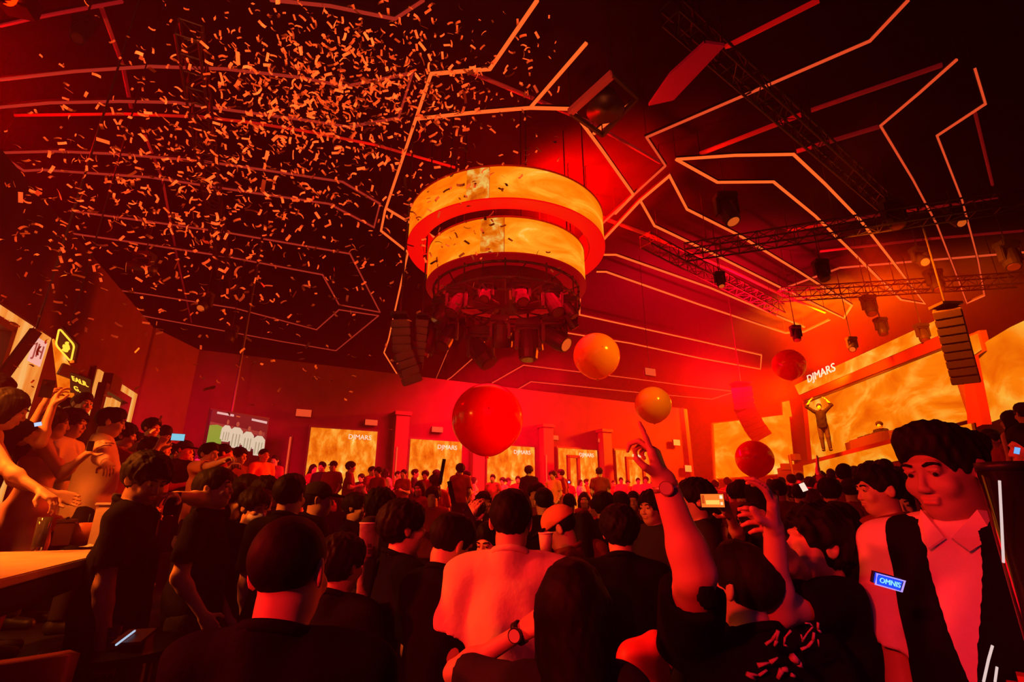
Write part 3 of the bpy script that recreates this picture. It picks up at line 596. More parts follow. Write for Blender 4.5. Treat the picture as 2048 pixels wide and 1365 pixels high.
# right curved screen: three facets
Ra, Rb = np.array([12.3, 12.9]), np.array([10.6, 9.0])
o = thing('stage_screen', 'huge orange side screen cut by the right edge of the picture', 'screen', tuple(at_wall(1960, 850, Ra, Rb))); off = at_wall(1960, 850, Ra, Rb)
xs_ = [(1937, 712, 1962, 849), (1975, 682, 2000, 834), (2020, 655, 2044, 816), (2090, 622, 2110, 790), (2200, 560, 2230, 740)]
for (a0, t0, b0, u0), (a1, t1, b1, u1) in zip(xs_[:-1], xs_[1:]):
    quad_panel('led_panel', [at_wall(a0, t0, Ra, Rb)-off, at_wall(a1, t1, Ra, Rb)-off, at_wall(b1, u1, Ra, Rb)-off, at_wall(b0, u0, Ra, Rb)-off], LAVA, o, .12)
# stage structure: header beam, columns, deck, skirt
M_STG = mat('stage_paint_red', (.12, .012, .006), .8, spec=.1)
o = thing('stage_portal', 'dark red stage portal framing the largest screen', 'stage frame', (Ga[0], Ga[1], 0)); off = np.array([Ga[0], Ga[1], 0])
def gquad(nm, p4, e, m=M_STG, t=.2):
    pl = (Ga+gn[:2]*e, Gb+gn[:2]*e); quad_panel(nm, [at_wall(x, y, *pl)-off for x, y in p4], m, o, t)
gquad('header_beam', [(1598, 792), (1892, 666), (1898, 690), (1604, 803)], .25)
gquad('header_pipe', [(1606, 806), (1898, 691), (1899, 694), (1607, 809)], .3, M_BLACKM, .06)
gquad('column', [(1576, 800), (1604, 795), (1616, 928), (1592, 938)], .25)
gquad('column', [(1925, 716), (1938, 712), (1965, 850), (1936, 862)], .25)
# deck: top plane under the DJ
eD = 1.5; D0, D1 = at_wall(1612, 920, Ga+gn[:2]*eD, Gb+gn[:2]*eD), at_wall(1936, 846, Ga+gn[:2]*eD, Gb+gn[:2]*eD); zd = .5*(D0[2]+D1[2])
Da = Ga+gn[:2]*.05; Db = Gb+gn[:2]*.05
deck('floor_stage', [tuple(Da), tuple(Db), tuple(Db+gn[:2]*eD), tuple(Da+gn[:2]*eD)], .01, zd, M_STG)
# mixing desk
p = at_z(1752, 897, zd); o = thing('mixing_desk', 'low dark mixing desk with decks on the stage edge', 'desk', (p[0], p[1], zd)); Rg = math.atan2(gd[1], gd[0])
bm = bmesh.new(); bx(bm, (0, 0, .2), (2.6, .6, .4), Rg, .02); link('desk_body', bm, M_FRAME, o)
for k in (-1, 0, 1):
    bm = bmesh.new(); bx(bm, tuple(gdv*k*.6+np.array([0, 0, .43])), (.4, .4, .06), Rg, .01); link('deck_unit', bm, M_BLACKM, o)
for x in (1712, 1790, 1838):
    p = at_z(x, 905-(x-1712)*.24, zd); o = thing('stage_monitor', 'wedge floor monitor on the stage edge, %s from the left' % {1712: 'first', 1790: 'second', 1838: 'third'}[x], 'speaker', (p[0], p[1], zd))
    bm = bmesh.new(); vs = bx(bm, (0, 0, .2), (.6, .4, .4), Rg)
    for v in vs:
        if v.co.z > .3 and Vector((gn[0], gn[1])).dot(v.co.xy) > 0: v.co.x -= gn[0]*.25; v.co.y -= gn[1]*.25
    link('cabinet', bm, M_BLACKM, o)
    bm = bmesh.new(); bx(bm, tuple(np.array([gn[0]*.1, gn[1]*.1, .2])), (.5, .22, .3), Rg); link('grille', bm, M_FRAME, o)
# ================================================================ bodies: implicit surfaces meshed with surface nets
class Field:
    def __init__(s, x, y, z):
        s.x, s.y, s.z = [np.asarray(q, np.float32) for q in (x, y, z)]
        s.f = np.full((len(x), len(y), len(z)), 9.0, np.float32); s.lo = [s.x[0], s.y[0], s.z[0]]
    def sl(s, lo, hi):
        r = []
        for ax, a, b in zip((s.x, s.y, s.z), lo, hi):
            i = max(0, int(np.searchsorted(ax, a))-1); j = min(len(ax), int(np.searchsorted(ax, b))+1)
            if j-i < 1: return None
            r.append(slice(i, j))
        return r
    def ap(s, lo, hi, fn, k, op):
        m = max(.03, k*1.5)
        r = s.sl([q-m for q in lo], [q+m for q in hi])
        if r is None: return
        X = s.x[r[0]][:, None, None]; Y = s.y[r[1]][None, :, None]; Z = s.z[r[2]][None, None, :]
        d = fn(X, Y, Z); f = s.f[r[0], r[1], r[2]]
        if op == 'u':
            o = np.minimum(f, d)
            if k: h = np.maximum(k-np.abs(f-d), 0)/k; o = o-h*h*k*.25
        else:
            d = -d; o = np.maximum(f, d)
            if k: h = np.maximum(k-np.abs(f-d), 0)/k; o = o+h*h*k*.25
        s.f[r[0], r[1], r[2]] = o
    def cap(s, a, b, ra, rb=None, k=.02, op='u'):
        rb = ra if rb is None else rb; a = np.array(a, float); b = np.array(b, float); ab = b-a; L2 = float(ab@ab)+1e-9; r = max(ra, rb)
        def fn(X, Y, Z):
            px, py, pz = X-a[0], Y-a[1], Z-a[2]
            t = np.clip((px*ab[0]+py*ab[1]+pz*ab[2])/L2, 0, 1)
            return np.sqrt((px-t*ab[0])**2+(py-t*ab[1])**2+(pz-t*ab[2])**2)-(ra+(rb-ra)*t)
        s.ap(np.minimum(a, b)-r, np.maximum(a, b)+r, fn, k, op)
    def ell(s, c, r, k=.02, op='u', R=None, P=None):
        """ellipsoid; R: local->body rotation, P: local frame (origin, R) that c is given in"""
        c = np.array(c, float); r = np.array(r, float); Q = np.eye(3) if R is None else np.array(R)
        if P is not None: c = P[0]+P[1]@c; Q = P[1]@Q
        ext = np.sqrt(((Q*r)**2).sum(1))
        def fn(X, Y, Z):
            px, py, pz = X-c[0], Y-c[1], Z-c[2]
            u = px*Q[0, 0]+py*Q[1, 0]+pz*Q[2, 0]; v = px*Q[0, 1]+py*Q[1, 1]+pz*Q[2, 1]; w = px*Q[0, 2]+py*Q[1, 2]+pz*Q[2, 2]
            k0 = np.sqrt((u/r[0])**2+(v/r[1])**2+(w/r[2])**2); k1 = np.sqrt((u/r[0]**2)**2+(v/r[1]**2)**2+(w/r[2]**2)**2)+1e-9
            return k0*(k0-1)/k1
        s.ap(c-ext, c+ext, fn, k, op)
    def pcap(s, P, a, b, ra, rb=None, k=.01, op='u'): s.cap(P[0]+P[1]@np.array(a, float), P[0]+P[1]@np.array(b, float), ra, rb, k, op)
    def half(s, p, n, lo=None, hi=None):
        """cut away everything on the side that n points to (inside the box only)"""
        p = np.array(p, float); n = np.array(n, float); n /= np.linalg.norm(n)
        r = s.sl(lo, hi) if lo is not None else [slice(None)]*3
        if r is None: return
        X = s.x[r[0]][:, None, None]; Y = s.y[r[1]][None, :, None]; Z = s.z[r[2]][None, None, :]
        s.f[r[0], r[1], r[2]] = np.maximum(s.f[r[0], r[1], r[2]], (X-p[0])*n[0]+(Y-p[1])*n[1]+(Z-p[2])*n[2])
    def mesh(s):
        f = s.f.copy(); f[0] = f[-1] = 1; f[:, 0] = f[:, -1] = 1; f[:, :, 0] = f[:, :, -1] = 1
        ins = f < 0; nx, ny, nz = f.shape
        cnt = np.zeros((nx-1, ny-1, nz-1), np.int8)
        for i in (0, 1):
            for j in (0, 1):
                for k in (0, 1): cnt += ins[i:nx-1+i, j:ny-1+j, k:nz-1+k]
        act = (cnt > 0) & (cnt < 8); I, J, K = np.nonzero(act)
        if len(I) == 0: return None
        idx = np.full(act.shape, -1, np.int64); idx[I, J, K] = np.arange(len(I))
        acc = np.zeros((len(I), 3)); w = np.zeros(len(I))
        corner = {(i, j, k): f[I+i, J+j, K+k] for i in (0, 1) for j in (0, 1) for k in (0, 1)}
        for ax in range(3):
            for u in (0, 1):
                for v in (0, 1):
                    a = [0, 0, 0]; o = [q for q in range(3) if q != ax]; a[o[0]] = u; a[o[1]] = v; b = list(a); b[ax] = 1
                    fa, fb = corner[tuple(a)], corner[tuple(b)]; m = (fa < 0) != (fb < 0)
                    t = np.where(m, fa/np.where(fa == fb, 1, fa-fb), 0)
                    p = np.array([a]*len(I), float); p[:, ax] = t
                    acc += p*m[:, None]; w += m
        acc /= w[:, None]
        def co(A, i, t): return A[i]+(A[i+1]-A[i])*t
        V = np.stack([co(s.x, I, acc[:, 0]), co(s.y, J, acc[:, 1]), co(s.z, K, acc[:, 2])], 1)
        Q = []
        for ax in range(3):
            sl0 = [slice(None)]*3; sl1 = [slice(None)]*3; sl0[ax] = slice(0, -1); sl1[ax] = slice(1, None)
            A, B = ins[tuple(sl0)], ins[tuple(sl1)]; e = np.argwhere(A != B); sg = A[tuple(e.T)]
            o1, o2 = [(1, 2), (2, 0), (0, 1)][ax]
            ok = (e[:, o1] > 0) & (e[:, o2] > 0) & (e[:, o1] < act.shape[o1]) & (e[:, o2] < act.shape[o2]); e = e[ok]; sg = sg[ok]
            q = []
            for du, dv in ((-1, -1), (0, -1), (0, 0), (-1, 0)):
                c = e.copy(); c[:, o1] += du; c[:, o2] += dv; q.append(idx[tuple(c.T)])
            q = np.stack(q, 1); q[~sg] = q[~sg][:, ::-1]; Q.append(q)
        Q = np.concatenate(Q); Q = Q[(Q >= 0).all(1)]
        return V, Q
def nmesh(name, VQ):
    me = bpy.data.meshes.new(name)
    if VQ is None: return me
    V, Q = VQ; me.vertices.add(len(V)); me.vertices.foreach_set('co', V.astype(np.float32).ravel())
    me.loops.add(Q.size); me.loops.foreach_set('vertex_index', Q.astype(np.int32).ravel())
    me.polygons.add(len(Q)); me.polygons.foreach_set('loop_start', np.arange(0, Q.size, 4, dtype=np.int32)); me.polygons.foreach_set('loop_total', np.full(len(Q), 4, np.int32))
    me.polygons.foreach_set('use_smooth', np.ones(len(Q), bool)); me.update(calc_edges=True); me.validate()
    return me
def vobj(name, VQ, m, parent=None):
    me = nmesh(name, VQ); me.materials.append(m); o = bpy.data.objects.new(name, me); COL.objects.link(o)
    if parent is not None: o.parent = parent
    return o
def rotm(yaw=0, pitch=0, roll=0):
    """yaw about z, pitch>0 looks up, roll about y"""
    cy_, sy = math.cos(yaw), math.sin(yaw); cp, sp = math.cos(pitch), math.sin(pitch); cr, sr = math.cos(roll), math.sin(roll)
    return np.array([[cy_, -sy, 0], [sy, cy_, 0], [0, 0, 1]])@np.array([[1, 0, 0], [0, cp, -sp], [0, sp, cp]])@np.array([[cr, 0, sr], [0, 1, 0], [-sr, 0, cr]])
# ---- skin, hair and cloth
SKIN = mat('skin', (.62, .36, .25), .5, spec=.4)
SKIND = mat('skin_tan', (.40, .22, .15), .5, spec=.4)
HAIR = mat('hair_black', (.010, .008, .010), .6, spec=.10)
HAIRB = mat('hair_brown', (.05, .02, .012), .5, spec=.35)
EYEW = mat('eye_white', (.30, .26, .24), .3); IRIS = mat('iris_dark', (.01, .006, .005), .1)
LIPS = mat('lips', (.5, .16, .14), .45)
CL = {'black': mat('cloth_black', (.007, .007, .014), .85, spec=.03, noise=60), 'charcoal': mat('cloth_charcoal', (.03, .026, .03), .85, spec=.05, noise=50),
      'white': mat('cloth_white', (.75, .70, .66), .85, spec=.2, noise=40), 'cream': mat('cloth_cream', (.72, .56, .42), .85, spec=.2, noise=40),
      'maroon': mat('cloth_maroon', (.22, .03, .03), .8, spec=.2, noise=40), 'grey': mat('cloth_grey', (.22, .2, .2), .85, spec=.2, noise=40),
      'pink': mat('cloth_pink', (.7, .34, .34), .6, spec=.3, noise=30), 'navy': mat('cloth_navy', (.02, .02, .05), .85, spec=.2, noise=40),
      'orange': mat('cloth_orange', (.75, .28, .12), .8, spec=.2, noise=40), 'jeans': mat('cloth_denim', (.03, .035, .06), .85, noise=60)}
SHOE = mat('shoe_black', (.015, .012, .014), .5)
def two_bone(S, T, l1, l2, pole):
    S, T, pole = [np.array(q, float) for q in (S, T, pole)]; d = T-S; L = np.linalg.norm(d); L = min(max(L, abs(l1-l2)+.01), l1+l2-.004); d /= np.linalg.norm(d)
    a = (l1*l1-l2*l2+L*L)/(2*L); h = math.sqrt(max(0, l1*l1-a*a)); p = pole-d*(pole@d); p /= np.linalg.norm(p)+1e-9
    return S+d*a+p*h, S+d*L
ARM = dict(down=((.06, .02, -1), (.0, .22, -1)), relax=((.16, -.05, -1), (-.2, .55, -.8)), hold=((.1, .05, -1), (-.45, .9, .25)), phone=((.1, .75, -.35), (-.35, .35, .95)),
           high=((.25, .45, .85), (-.1, .15, 1)), heart=((.75, .1, .65), (-.55, .1, .85)), hip=((.55, -.1, -.85), (-.6, .5, -.5)), table=((.1, .55, -.85), (-.1, .95, -.35)), bent=((.5, .3, .8), (-.2, .6, -.6)))
def person(name, label, loc, yaw, sc=1.0, sex='m', hair='short', top='tee', col='black', lcol='jeans', pants='charcoal', arms=('down', 'down'), head=(0, 0, 0), lean=0.0, res=.012, hres=None,
           face=False, group=None, skin=None, hands=True, fingers=None, cat='person', legs=True, hairm=None, build=1.0, hand_res=None, parts=True, curl=None, slim=1.0, bres=None):
    """a standing figure facing +y before rotation; returns the root. arms: preset name or ('to', world point, pole in body axes)"""
    root = thing(name, label, cat, loc, yaw, group); skin = skin or SKIN; hairm = hairm or HAIR
    bres = bres or res*1.4; hres = hres or res*.6; wv = .175*build if sex == 'm' else .152*build
    Ry = rotm(yaw); tl = lambda p: np.linalg.inv(Ry)@((np.array(p, float)-np.array(loc, float)))/sc
    bend = np.array([0, lean, 0])                      # forward offset at shoulder height
    def tor(x, y, z): return np.array([x, y+lean*max(0, (z-.95))/.45, z])
    neck = tor(0, -.01, 1.445); hc = neck+np.array([0, .015+lean*.12, .122]); hc = hc+np.array([0, .05*max(0, -head[1]), -.03*max(0, -head[1])])
    HP = (hc, rotm(*head))
    A = {}
    for i, sd in enumerate((-1, 1)):                   # -1: left hand side of the body (x<0)
        Sh = tor(sd*wv, 0, 1.375)
        a = arms[i]
        if isinstance(a, str):
            u, v = ARM[a]; u = np.array([u[0]*sd, u[1], u[2]], float); v = np.array([v[0]*sd, v[1], v[2]], float)
            if u[2] > .3: Sh = Sh+np.array([0, 0, .04])
            E = Sh+.285*u/np.linalg.norm(u); Wr = E+.25*v/np.linalg.norm(v)
        else:
            T = tl(a[1]); 
            if T[2] > 1.5: Sh = Sh+np.array([-sd*.01, 0, .05])
            E, Wr = two_bone(Sh, T, .285, .25, a[2])
        A[sd] = (Sh, E, Wr)
    # ------------- grids
    pts = [q for sd in A for q in A[sd]]+[hc]
    pts += [A[sd][2]+(A[sd][2]-A[sd][1])/.25*.17 for sd in A]
    lo = np.min(pts, 0)-.10; hi = np.max(pts, 0)+.10; lo[:2] = np.minimum(lo[:2], [-wv-.09, -.18]); hi[:2] = np.maximum(hi[:2], [wv+.09, .26]); lo[2] = 0; hi[2] = max(hi[2], hc[2]+.16)
    fine = [(hc[2]-.16, hc[2]+.16)]
    if hands and fingers:
        for sd in A: fine.append((min(A[sd][2][2]-.05, A[sd][2][2]+(A[sd][2]-A[sd][1])[2]*.9-.06), max(A[sd][2][2]+.05, A[sd][2][2]+(A[sd][2]-A[sd][1])[2]*.9+.06)))
    def zc(lo, hi, res, fine, fr):
        z = [lo]
        while z[-1] < hi: z.append(z[-1]+(fr if any(a <= z[-1] <= b for a, b in fine) else res*(2.0 if z[-1] < .9 else 1.0)))
        return np.array(z)
    rxy = min(res, fingers) if fingers else min(res, hres*1.15)
    def axc(ax):
        fr_ = [(hc[ax]-.105, hc[ax]+.105, hres*1.1)]
        if fingers:
            for sd in A:
                t_ = A[sd][2]+(A[sd][2]-A[sd][1])/.25*.17; fr_.append((min(A[sd][2][ax], t_[ax])-.05, max(A[sd][2][ax], t_[ax])+.05, fingers))
        q = [lo[ax]]
        while q[-1] < hi[ax]: q.append(q[-1]+min([w for a_, b_, w in fr_ if a_ <= q[-1] <= b_]+[bres]))
        return np.array(q)
    g = Field(axc(0), axc(1),  zc(lo[2] if legs else .8, hi[2], bres, fine, fingers or hres))
    def torso(F_, e=0.0):
        k = .05
        F_.ell(tor(0, .0, .93), (.150*slim+e, .105+e, .13+e), k=k)
        F_.ell(tor(0, .005, 1.08), ((.128 if sex == 'm' else .112)*slim*build+e, .092*build+e, .15+e), k=k)
        F_.ell(tor(0, -.005, 1.26), ((.150 if sex == 'm' else .128)*build+e, .105*build+e, .15+e), k=k)
        F_.cap(tor(-wv*.72, -.01, 1.375), tor(wv*.72, -.01, 1.375), .052+e, k=.05)
        F_.cap(tor(-wv*.45, -.015, 1.41), tor(wv*.45, -.015, 1.41), .035+e, k=.05)
        if sex == 'f':
            for sd in (-1, 1): F_.ell(tor(sd*.068, .085, 1.245), (.06+e, .05+e, .06+e), k=.03)
    def arm(F_, sd, e=0, t0=0, t1=2.0):
        Sh, E, Wr = A[sd]; ra = (.052, .041, .039, .027) if sex == 'm' else (.044, .034, .032, .023); ra = [q*build+e for q in ra]
        k = .03
        if t1 >= 1:
            F_.cap(Sh, E, ra[0], ra[1], k=k); c = E+(Wr-E)*min(1, t1-1); r = ra[2]+(ra[3]-ra[2])*min(1, t1-1)
            F_.cap(E, c, ra[2], r, k=k)
            if t1 >= 2: F_.ell(E+(Wr-E)*.25, (.04*build+e,)*3, k=.03)
        else: F_.cap(Sh, Sh+(E-Sh)*t1, ra[0], ra[0]+(ra[1]-ra[0])*t1, k=k)
    torso(g)
    g.cap(tor(0, -.02, 1.40), hc+HP[1]@np.array([0, -.02, -.06]), .058 if sex == 'm' else .048, .054 if sex == 'm' else .045, k=.03)
    for sd in (-1, 1):
        arm(g, sd); Sh, E, Wr = A[sd]; d = (Wr-E)/np.linalg.norm(Wr-E)
        if legs:
            g.cap((sd*.085, 0, .86), (sd*.10, .015, .48), .085*slim, .056, k=.04); g.cap((sd*.10, .01, .48), (sd*.105, -.01, .09), .054, .036, k=.03)
            g.ell((sd*.10, -.008, .36), (.044, .050, .09), k=.03); g.cap((sd*.105, -.03, .045), (sd*.125, .13, .035), .04, .03, k=.03)
        # hand
        n = np.array([-sd, 0, 0], float); n = n-d*(n@d); n /= np.linalg.norm(n)+1e-9; side = np.cross(d, n)*sd*-1
        if side[1] < 0 and abs(d[2]) > .5: side = -side
        if isinstance(arms[(sd+1)//2], tuple) and len(arms[(sd+1)//2]) > 3:
            n = np.array(arms[(sd+1)//2][3], float); n = n-d*(n@d); n /= np.linalg.norm(n); side = np.cross(n, d)*sd
        q = curl[(sd+1)//2] if curl else (.5, .55, .6, .65)
        fr = fingers or rxy
        if hands:
            for j in range(4):                           # palm rays: index..little
                o_ = side*(.030-.020*j); kn = Wr+d*(.088-.005*abs(j-1))+o_
                g.cap(Wr+d*.01+o_*.6, kn, .016, .0135, k=.012)
                if fingers or rxy < .0085 or True:
                    Ls = (.042, .026, .021) if j in (0, 2) else ((.046, .029, .022) if j == 1 else (.034, .02, .018)); p = kn; ang = 0
                    for si, Lf in enumerate(Ls):
                        ang += q[j]*(.7 if si == 0 else 1.0); nd = d*math.cos(ang)+n*math.sin(ang)
                        pr = p; p = p+nd*Lf; rr = max(.0090-.0012*si, fr*.72); g.cap(pr, p, rr, rr*.92, k=.003)
            tb = Wr+d*.025+side*.026+n*.008; td = d*.55+side*.62+n*(.35+.4*q[0]); td /= np.linalg.norm(td); t1 = tb+td*.045; td2 = d*.85+side*.12+n*.45; td2 /= np.linalg.norm(td2)
            g.cap(tb, t1, .014, .011, k=.01); g.cap(t1, t1+td2*.032, max(.0105, fr*.8), max(.009, fr*.72), k=.003)
    # ------------- head
    H = HP
    w_ = 1.0 if sex == 'm' else .95
    g.ell((0, -.018, .032), (.074*w_, .093, .083), k=.02, P=H); g.ell((0, .022, -.025), (.061*w_, .066, .086), k=.025, P=H)
    g.ell((0, .050, -.088), (.026*w_, .026, .022), k=.03, P=H); g.ell((0, .01, -.07), (.052*w_, .055, .04), k=.03, P=H)
    if hres < .0105:
        for sd in (-1, 1):
            g.ell((sd*.030, .097, .008), (.018, .014, .010), k=.014, op='s', P=H)
            g.ell((sd*.038, .066, -.028), (.022, .02, .022), k=.02, P=H)
            g.ell((sd*.010, .094, -.034), (.008, .010, .007), k=.006, P=H)
        g.pcap(H, (-.036, .080, .026), (.036, .080, .026), .010, k=.014)
        g.pcap(H, (0, .083, .016), (0, .101, -.029), .0062, .0092, k=.010)
        g.pcap(H, (-.017, .086, -.0545), (.017, .085, -.0545), .0055, k=.006); g.pcap(H, (-.014, .086, -.0655), (.014, .085, -.0650), .0062, k=.006)
        g.pcap(H, (-.02, .097, -.0598), (.02, .097, -.0598), .0028, k=.003, op='s')
        if face:
            for sd in (-1, 1):
                g.ell((sd*.030, .0762, .0105), (.0148, .0125, .0105), k=.003, P=H)
                g.pcap(H, (sd*.018, .090, .013), (sd*.041, .0855, .013), .003, k=.003)
    for sd in (-1, 1):
        Re = rotm(sd*.35, 0, 0)
        g.ell((sd*.079*w_, -.012, -.002), (.009, .020, .032), k=.008, P=H, R=Re)
        if hres < .008: g.ell((sd*.088*w_, -.006, .004), (.006, .011, .018), k=.004, op='s', P=H, R=Re)
    vobj('body', g.mesh(), skin, root)
    # ------------- hair
    hf = lambda: Field(np.arange(hc[0]-.19, hc[0]+.19, hres), np.arange(hc[1]-.19, hc[1]+.19, hres), np.arange(hc[2]-(.62 if hair in ('long', 'verylong', 'ponytail') else .19), hc[2]+.2, hres))
    def hair_noise(F_, amp, fr):
        X = F_.x[:, None, None]; Y = F_.y[None, :, None]; Z = F_.z[None, None, :]; s0 = sum(map(ord, label)) % 17
        n_ = np.sin(X*fr+s0+2*np.sin(Z*fr*.31))*np.sin(Y*fr*1.1+s0*2)+.7*np.sin(X*fr*2.1+Y*fr*1.3+s0)*np.sin(Z*fr*.9)+.4*np.sin((X-Y)*fr*3.1+Z*20)
        F_.f += (amp*n_).astype(np.float32)
    if hair != 'none':
        h = hf(); e = dict(short=.012, buzz=.006, quiff=.010, curly=.03, long=.014, verylong=.016, ponytail=.010, bun=.012, bob=.018, cap=.008, mid=.022, undercut=.01).get(hair, .012)
        h.ell((0, -.020, .036), (.074*w_+e, .093+e, .083+e), k=.02, P=H)
        if hair in ('short', 'quiff', 'undercut'): h.ell((0, .03, .075), (.06, .06, .045+e), k=.03, P=H)
        if hair in ('quiff',):
            h.ell((0, .035, .085), (.06, .055, .040), k=.03, P=H); h.ell((.015, .055, .095), (.04, .03, .026), k=.02, P=H)
        if hair in ('curly', 'mid'): h.ell((0, -.01, .05), (.10, .115, .09), k=.03, P=H)
        if hair == 'bun': h.ell((0, -.10, .09), (.035, .035, .035), k=.01, P=H)
        if hair in ('long', 'verylong'):
            dn = HP[0]+HP[1]@np.array([0, -.05, -.02]); L = .30 if hair == 'long' else .46
            h.cap(dn, (hc[0], hc[1]-.095, hc[2]-L*.55), .085, .085, k=.03); h.cap((hc[0], hc[1]-.095, hc[2]-L*.5), (hc[0], hc[1]-.12, hc[2]-L), .09, .055, k=.03)
            for sd in (-1, 1): h.cap(HP[0]+HP[1]@np.array([sd*.065, -.01, .02]), (hc[0]+sd*.085, hc[1]-.035, hc[2]-L*.75), .035, .03, k=.03)
        if hair == 'bob':
            h.ell((0, -.03, -.03), (.098, .10, .10), k=.03, P=H)
        if hair == 'ponytail': h.cap(HP[0]+HP[1]@np.array([0, -.11, .05]), (hc[0], hc[1]-.16, hc[2]-.12), .03, .035, k=.03); h.cap((hc[0], hc[1]-.16, hc[2]-.12), (hc[0]+.0, hc[1]-.15, hc[2]-.5), .036, .02, k=.03)
        hair_noise(h, dict(curly=.0065, quiff=.0035, short=.0018, mid=.004, buzz=.0006, long=.0022, verylong=.002, bob=.003).get(hair, .0015), 95 if hair != 'curly' else 70)
        # open the face: cut box in front below the hairline, ears and nape
        Rl = HP[1]
        def cutell(c, r, k=.006): h.ell(c, r, k=k, op='s', P=H)
        if hair in ('short', 'buzz', 'quiff', 'cap', 'undercut', 'curly', 'mid', 'bun', 'ponytail'):
            cutell((0, .105, -.035), (.085, .075, .096 if hair in ('buzz', 'quiff') else .088)); cutell((0, .075, -.11), (.12, .10, .09))
            for sd in (-1, 1): cutell((sd*.10, .028 if hair not in ('curly', 'mid') else .04, -.055), (.055, .055, .062)); cutell((sd*.095, -.014, -.03), (.035, .03, .045))
            cutell((0, -.08, -.152), (.13, .11, .062 if hair not in ('curly', 'mid') else .05))
        else:
            cutell((0, .115, -.04), (.058, .078, .105)); cutell((0, .12, -.12), (.08, .10, .10))
        # hollow against the skull so no hair pokes through the face
        vobj('hair', h.mesh(), hairm, root)
    if hair == 'cap':
        cp = hf(); cp.ell((0, -.018, .045), (.09, .108, .09), k=.01, P=H); n_ = HP[1]@np.array([0, -.12, -1.0]); cp.half(HP[0]+HP[1]@np.array([0, 0, .028]), n_)
        vobj('cap_crown', cp.mesh(), CL.get(lcol, CL['black']) if lcol in CL else CL['black'], root)
        cb = hf(); cb.ell((0, .105, .032), (.072, .085, .012), k=.01, P=H, R=rotm(0, -.12, 0)); cb.ell((0, -.02, .03), (.084, .100, .08), k=0, op='s', P=H)
        vobj('cap_brim', cb.mesh(), CL['black'], root)
    if hair == 'brimhat':
        pass
    if face:
        for sd in (-1, 1):
            b_ = bmesh.new(); sph(b_, H[0]+H[1]@np.array([sd*.030, .0775, .0065]), .0112, 14); link('eyeball', b_, EYEW, root, True)
            b_ = bmesh.new(); sph(b_, H[0]+H[1]@np.array([sd*.030+face[0]*.006, .0838, .0060+face[1]*.004]), .0064, 12); link('iris', b_, IRIS, root, True)
            b_ = bmesh.new(); p_ = [H[0]+H[1]@np.array([sd*q, y_, z_]) for q, y_, z_ in ((.014, .0925, .0255), (.026, .0955, .031), (.038, .0895, .0305), (.047, .081, .026))]
            for a_, c_ in zip(p_[:-1], p_[1:]): cylm(b_, a_, c_, .0036, n=6)
            link('eyebrow', b_, hairm, root, True)
        lp = Field(np.arange(hc[0]-.12, hc[0]+.12, .0032), np.arange(hc[1]-.12, hc[1]+.12, .0032), np.arange(hc[2]-.12, hc[2]+.05, .0032))
        lp.pcap(H, (-.016, .0865, -.0550), (.016, .0860, -.0550), .0052, k=.002); lp.pcap(H, (-.013, .0865, -.0650), (.013, .0860, -.0645), .0060, k=.002); lp.pcap(H, (-.02, .097, -.0598), (.02, .097, -.0598), .0028, k=.003, op='s')
        vobj('lips', lp.mesh(), LIPS, root)
    # ------------- clothes
    def grid(z0, z1, r): return Field(np.arange(lo[0]-.03, hi[0]+.03, r), np.arange(lo[1]-.03, hi[1]+.03, r), np.arange(z0, z1, r))
    cm = CL[col] if isinstance(col, str) else col
    zt = max(A[-1][0][2], A[1][0][2], A[-1][1][2], A[1][1][2])+.12
    rr = res*1.12
    c = grid(.70, zt, rr); e = .014
    hem = dict(tee=.84, long=.82, shirt=.80, dress=.5, tank=.84, vest=.84, tube=.5, roll=.82).get(top, .84)
    if top in ('dress', 'tube'): c = grid(.42, zt, rr); c.cap((0, 0, .9), (0, 0, .5), .16, .17, k=.05)
    torso(c, e)
    if top in ('tee', 'long', 'shirt', 'roll'): c.cap(tor(0, 0, 1.15), (0, 0, .80), .145*slim, .158*slim, k=.06)
    t1 = dict(tee=.78, long=1.93, shirt=1.9, dress=.12, tank=.0, vest=.0, roll=.92, tube=0).get(top, .8)
    if top != 'tube' and top != 'tank': c.cap(tor(0, -.018, 1.40), tor(0, -.02, 1.448), .086 if sex == 'm' else .072, .080 if sex == 'm' else .067, k=.02)
    if t1 > .05:
        for sd in (-1, 1):
            Sh, E, Wr = A[sd]; sv = Field(c.x, c.y, c.z)
            arm(sv, sd, e if t1 < 1 else e*.8, t1=t1)
            if t1 < 1: p = Sh+(E-Sh)*t1; n_ = (E-Sh)/np.linalg.norm(E-Sh); p = p-n_*.012
            else: p = E+(Wr-E)*(t1-1); n_ = (Wr-E)/np.linalg.norm(Wr-E); p = p-n_*.01
            if t1 < 1: sv.cap(p-n_*.12, p+n_*.02, .062*build, .068*build, k=.03)
            sv.half(p, n_, p-.085, p+.085)
            if t1 < 1: sv.cap(p-n_*.03, p+n_*.03, .050*build, .050*build, k=.0, op='s')
            d_ = sv.f; h_ = np.maximum(.035-np.abs(c.f-d_), 0)/.035; c.f = np.minimum(c.f, d_)-(h_*h_*.035*.25*(d_ < 1)).astype(np.float32)
    # folds
    X = c.x[:, None, None]; Y = c.y[None, :, None]; Z = c.z[None, None, :]; s0 = (sum(map(ord, label)) % 31)*.7
    fa = 1.25 if res <= .009 and col == 'cream' else 1.5 if res <= .009 and top != 'roll' else (.5 if top == 'roll' else 1.0); lowr = np.clip((1.42-Z)/.3, 0, 1)
    c.f += (fa*(.0040*np.sin(X*34+Z*13+s0)*np.sin(Z*19-X*9+s0)+.003*np.sin(Y*40+Z*31+s0)*np.cos(X*22))+fa*lowr*(.0045*np.sin(X*46+3*np.sin(Z*5+s0))+.0035*np.sin(X*17-Z*21+s0))).astype(np.float32)
    c.half((0, 0, hem), (0, 0, -1))
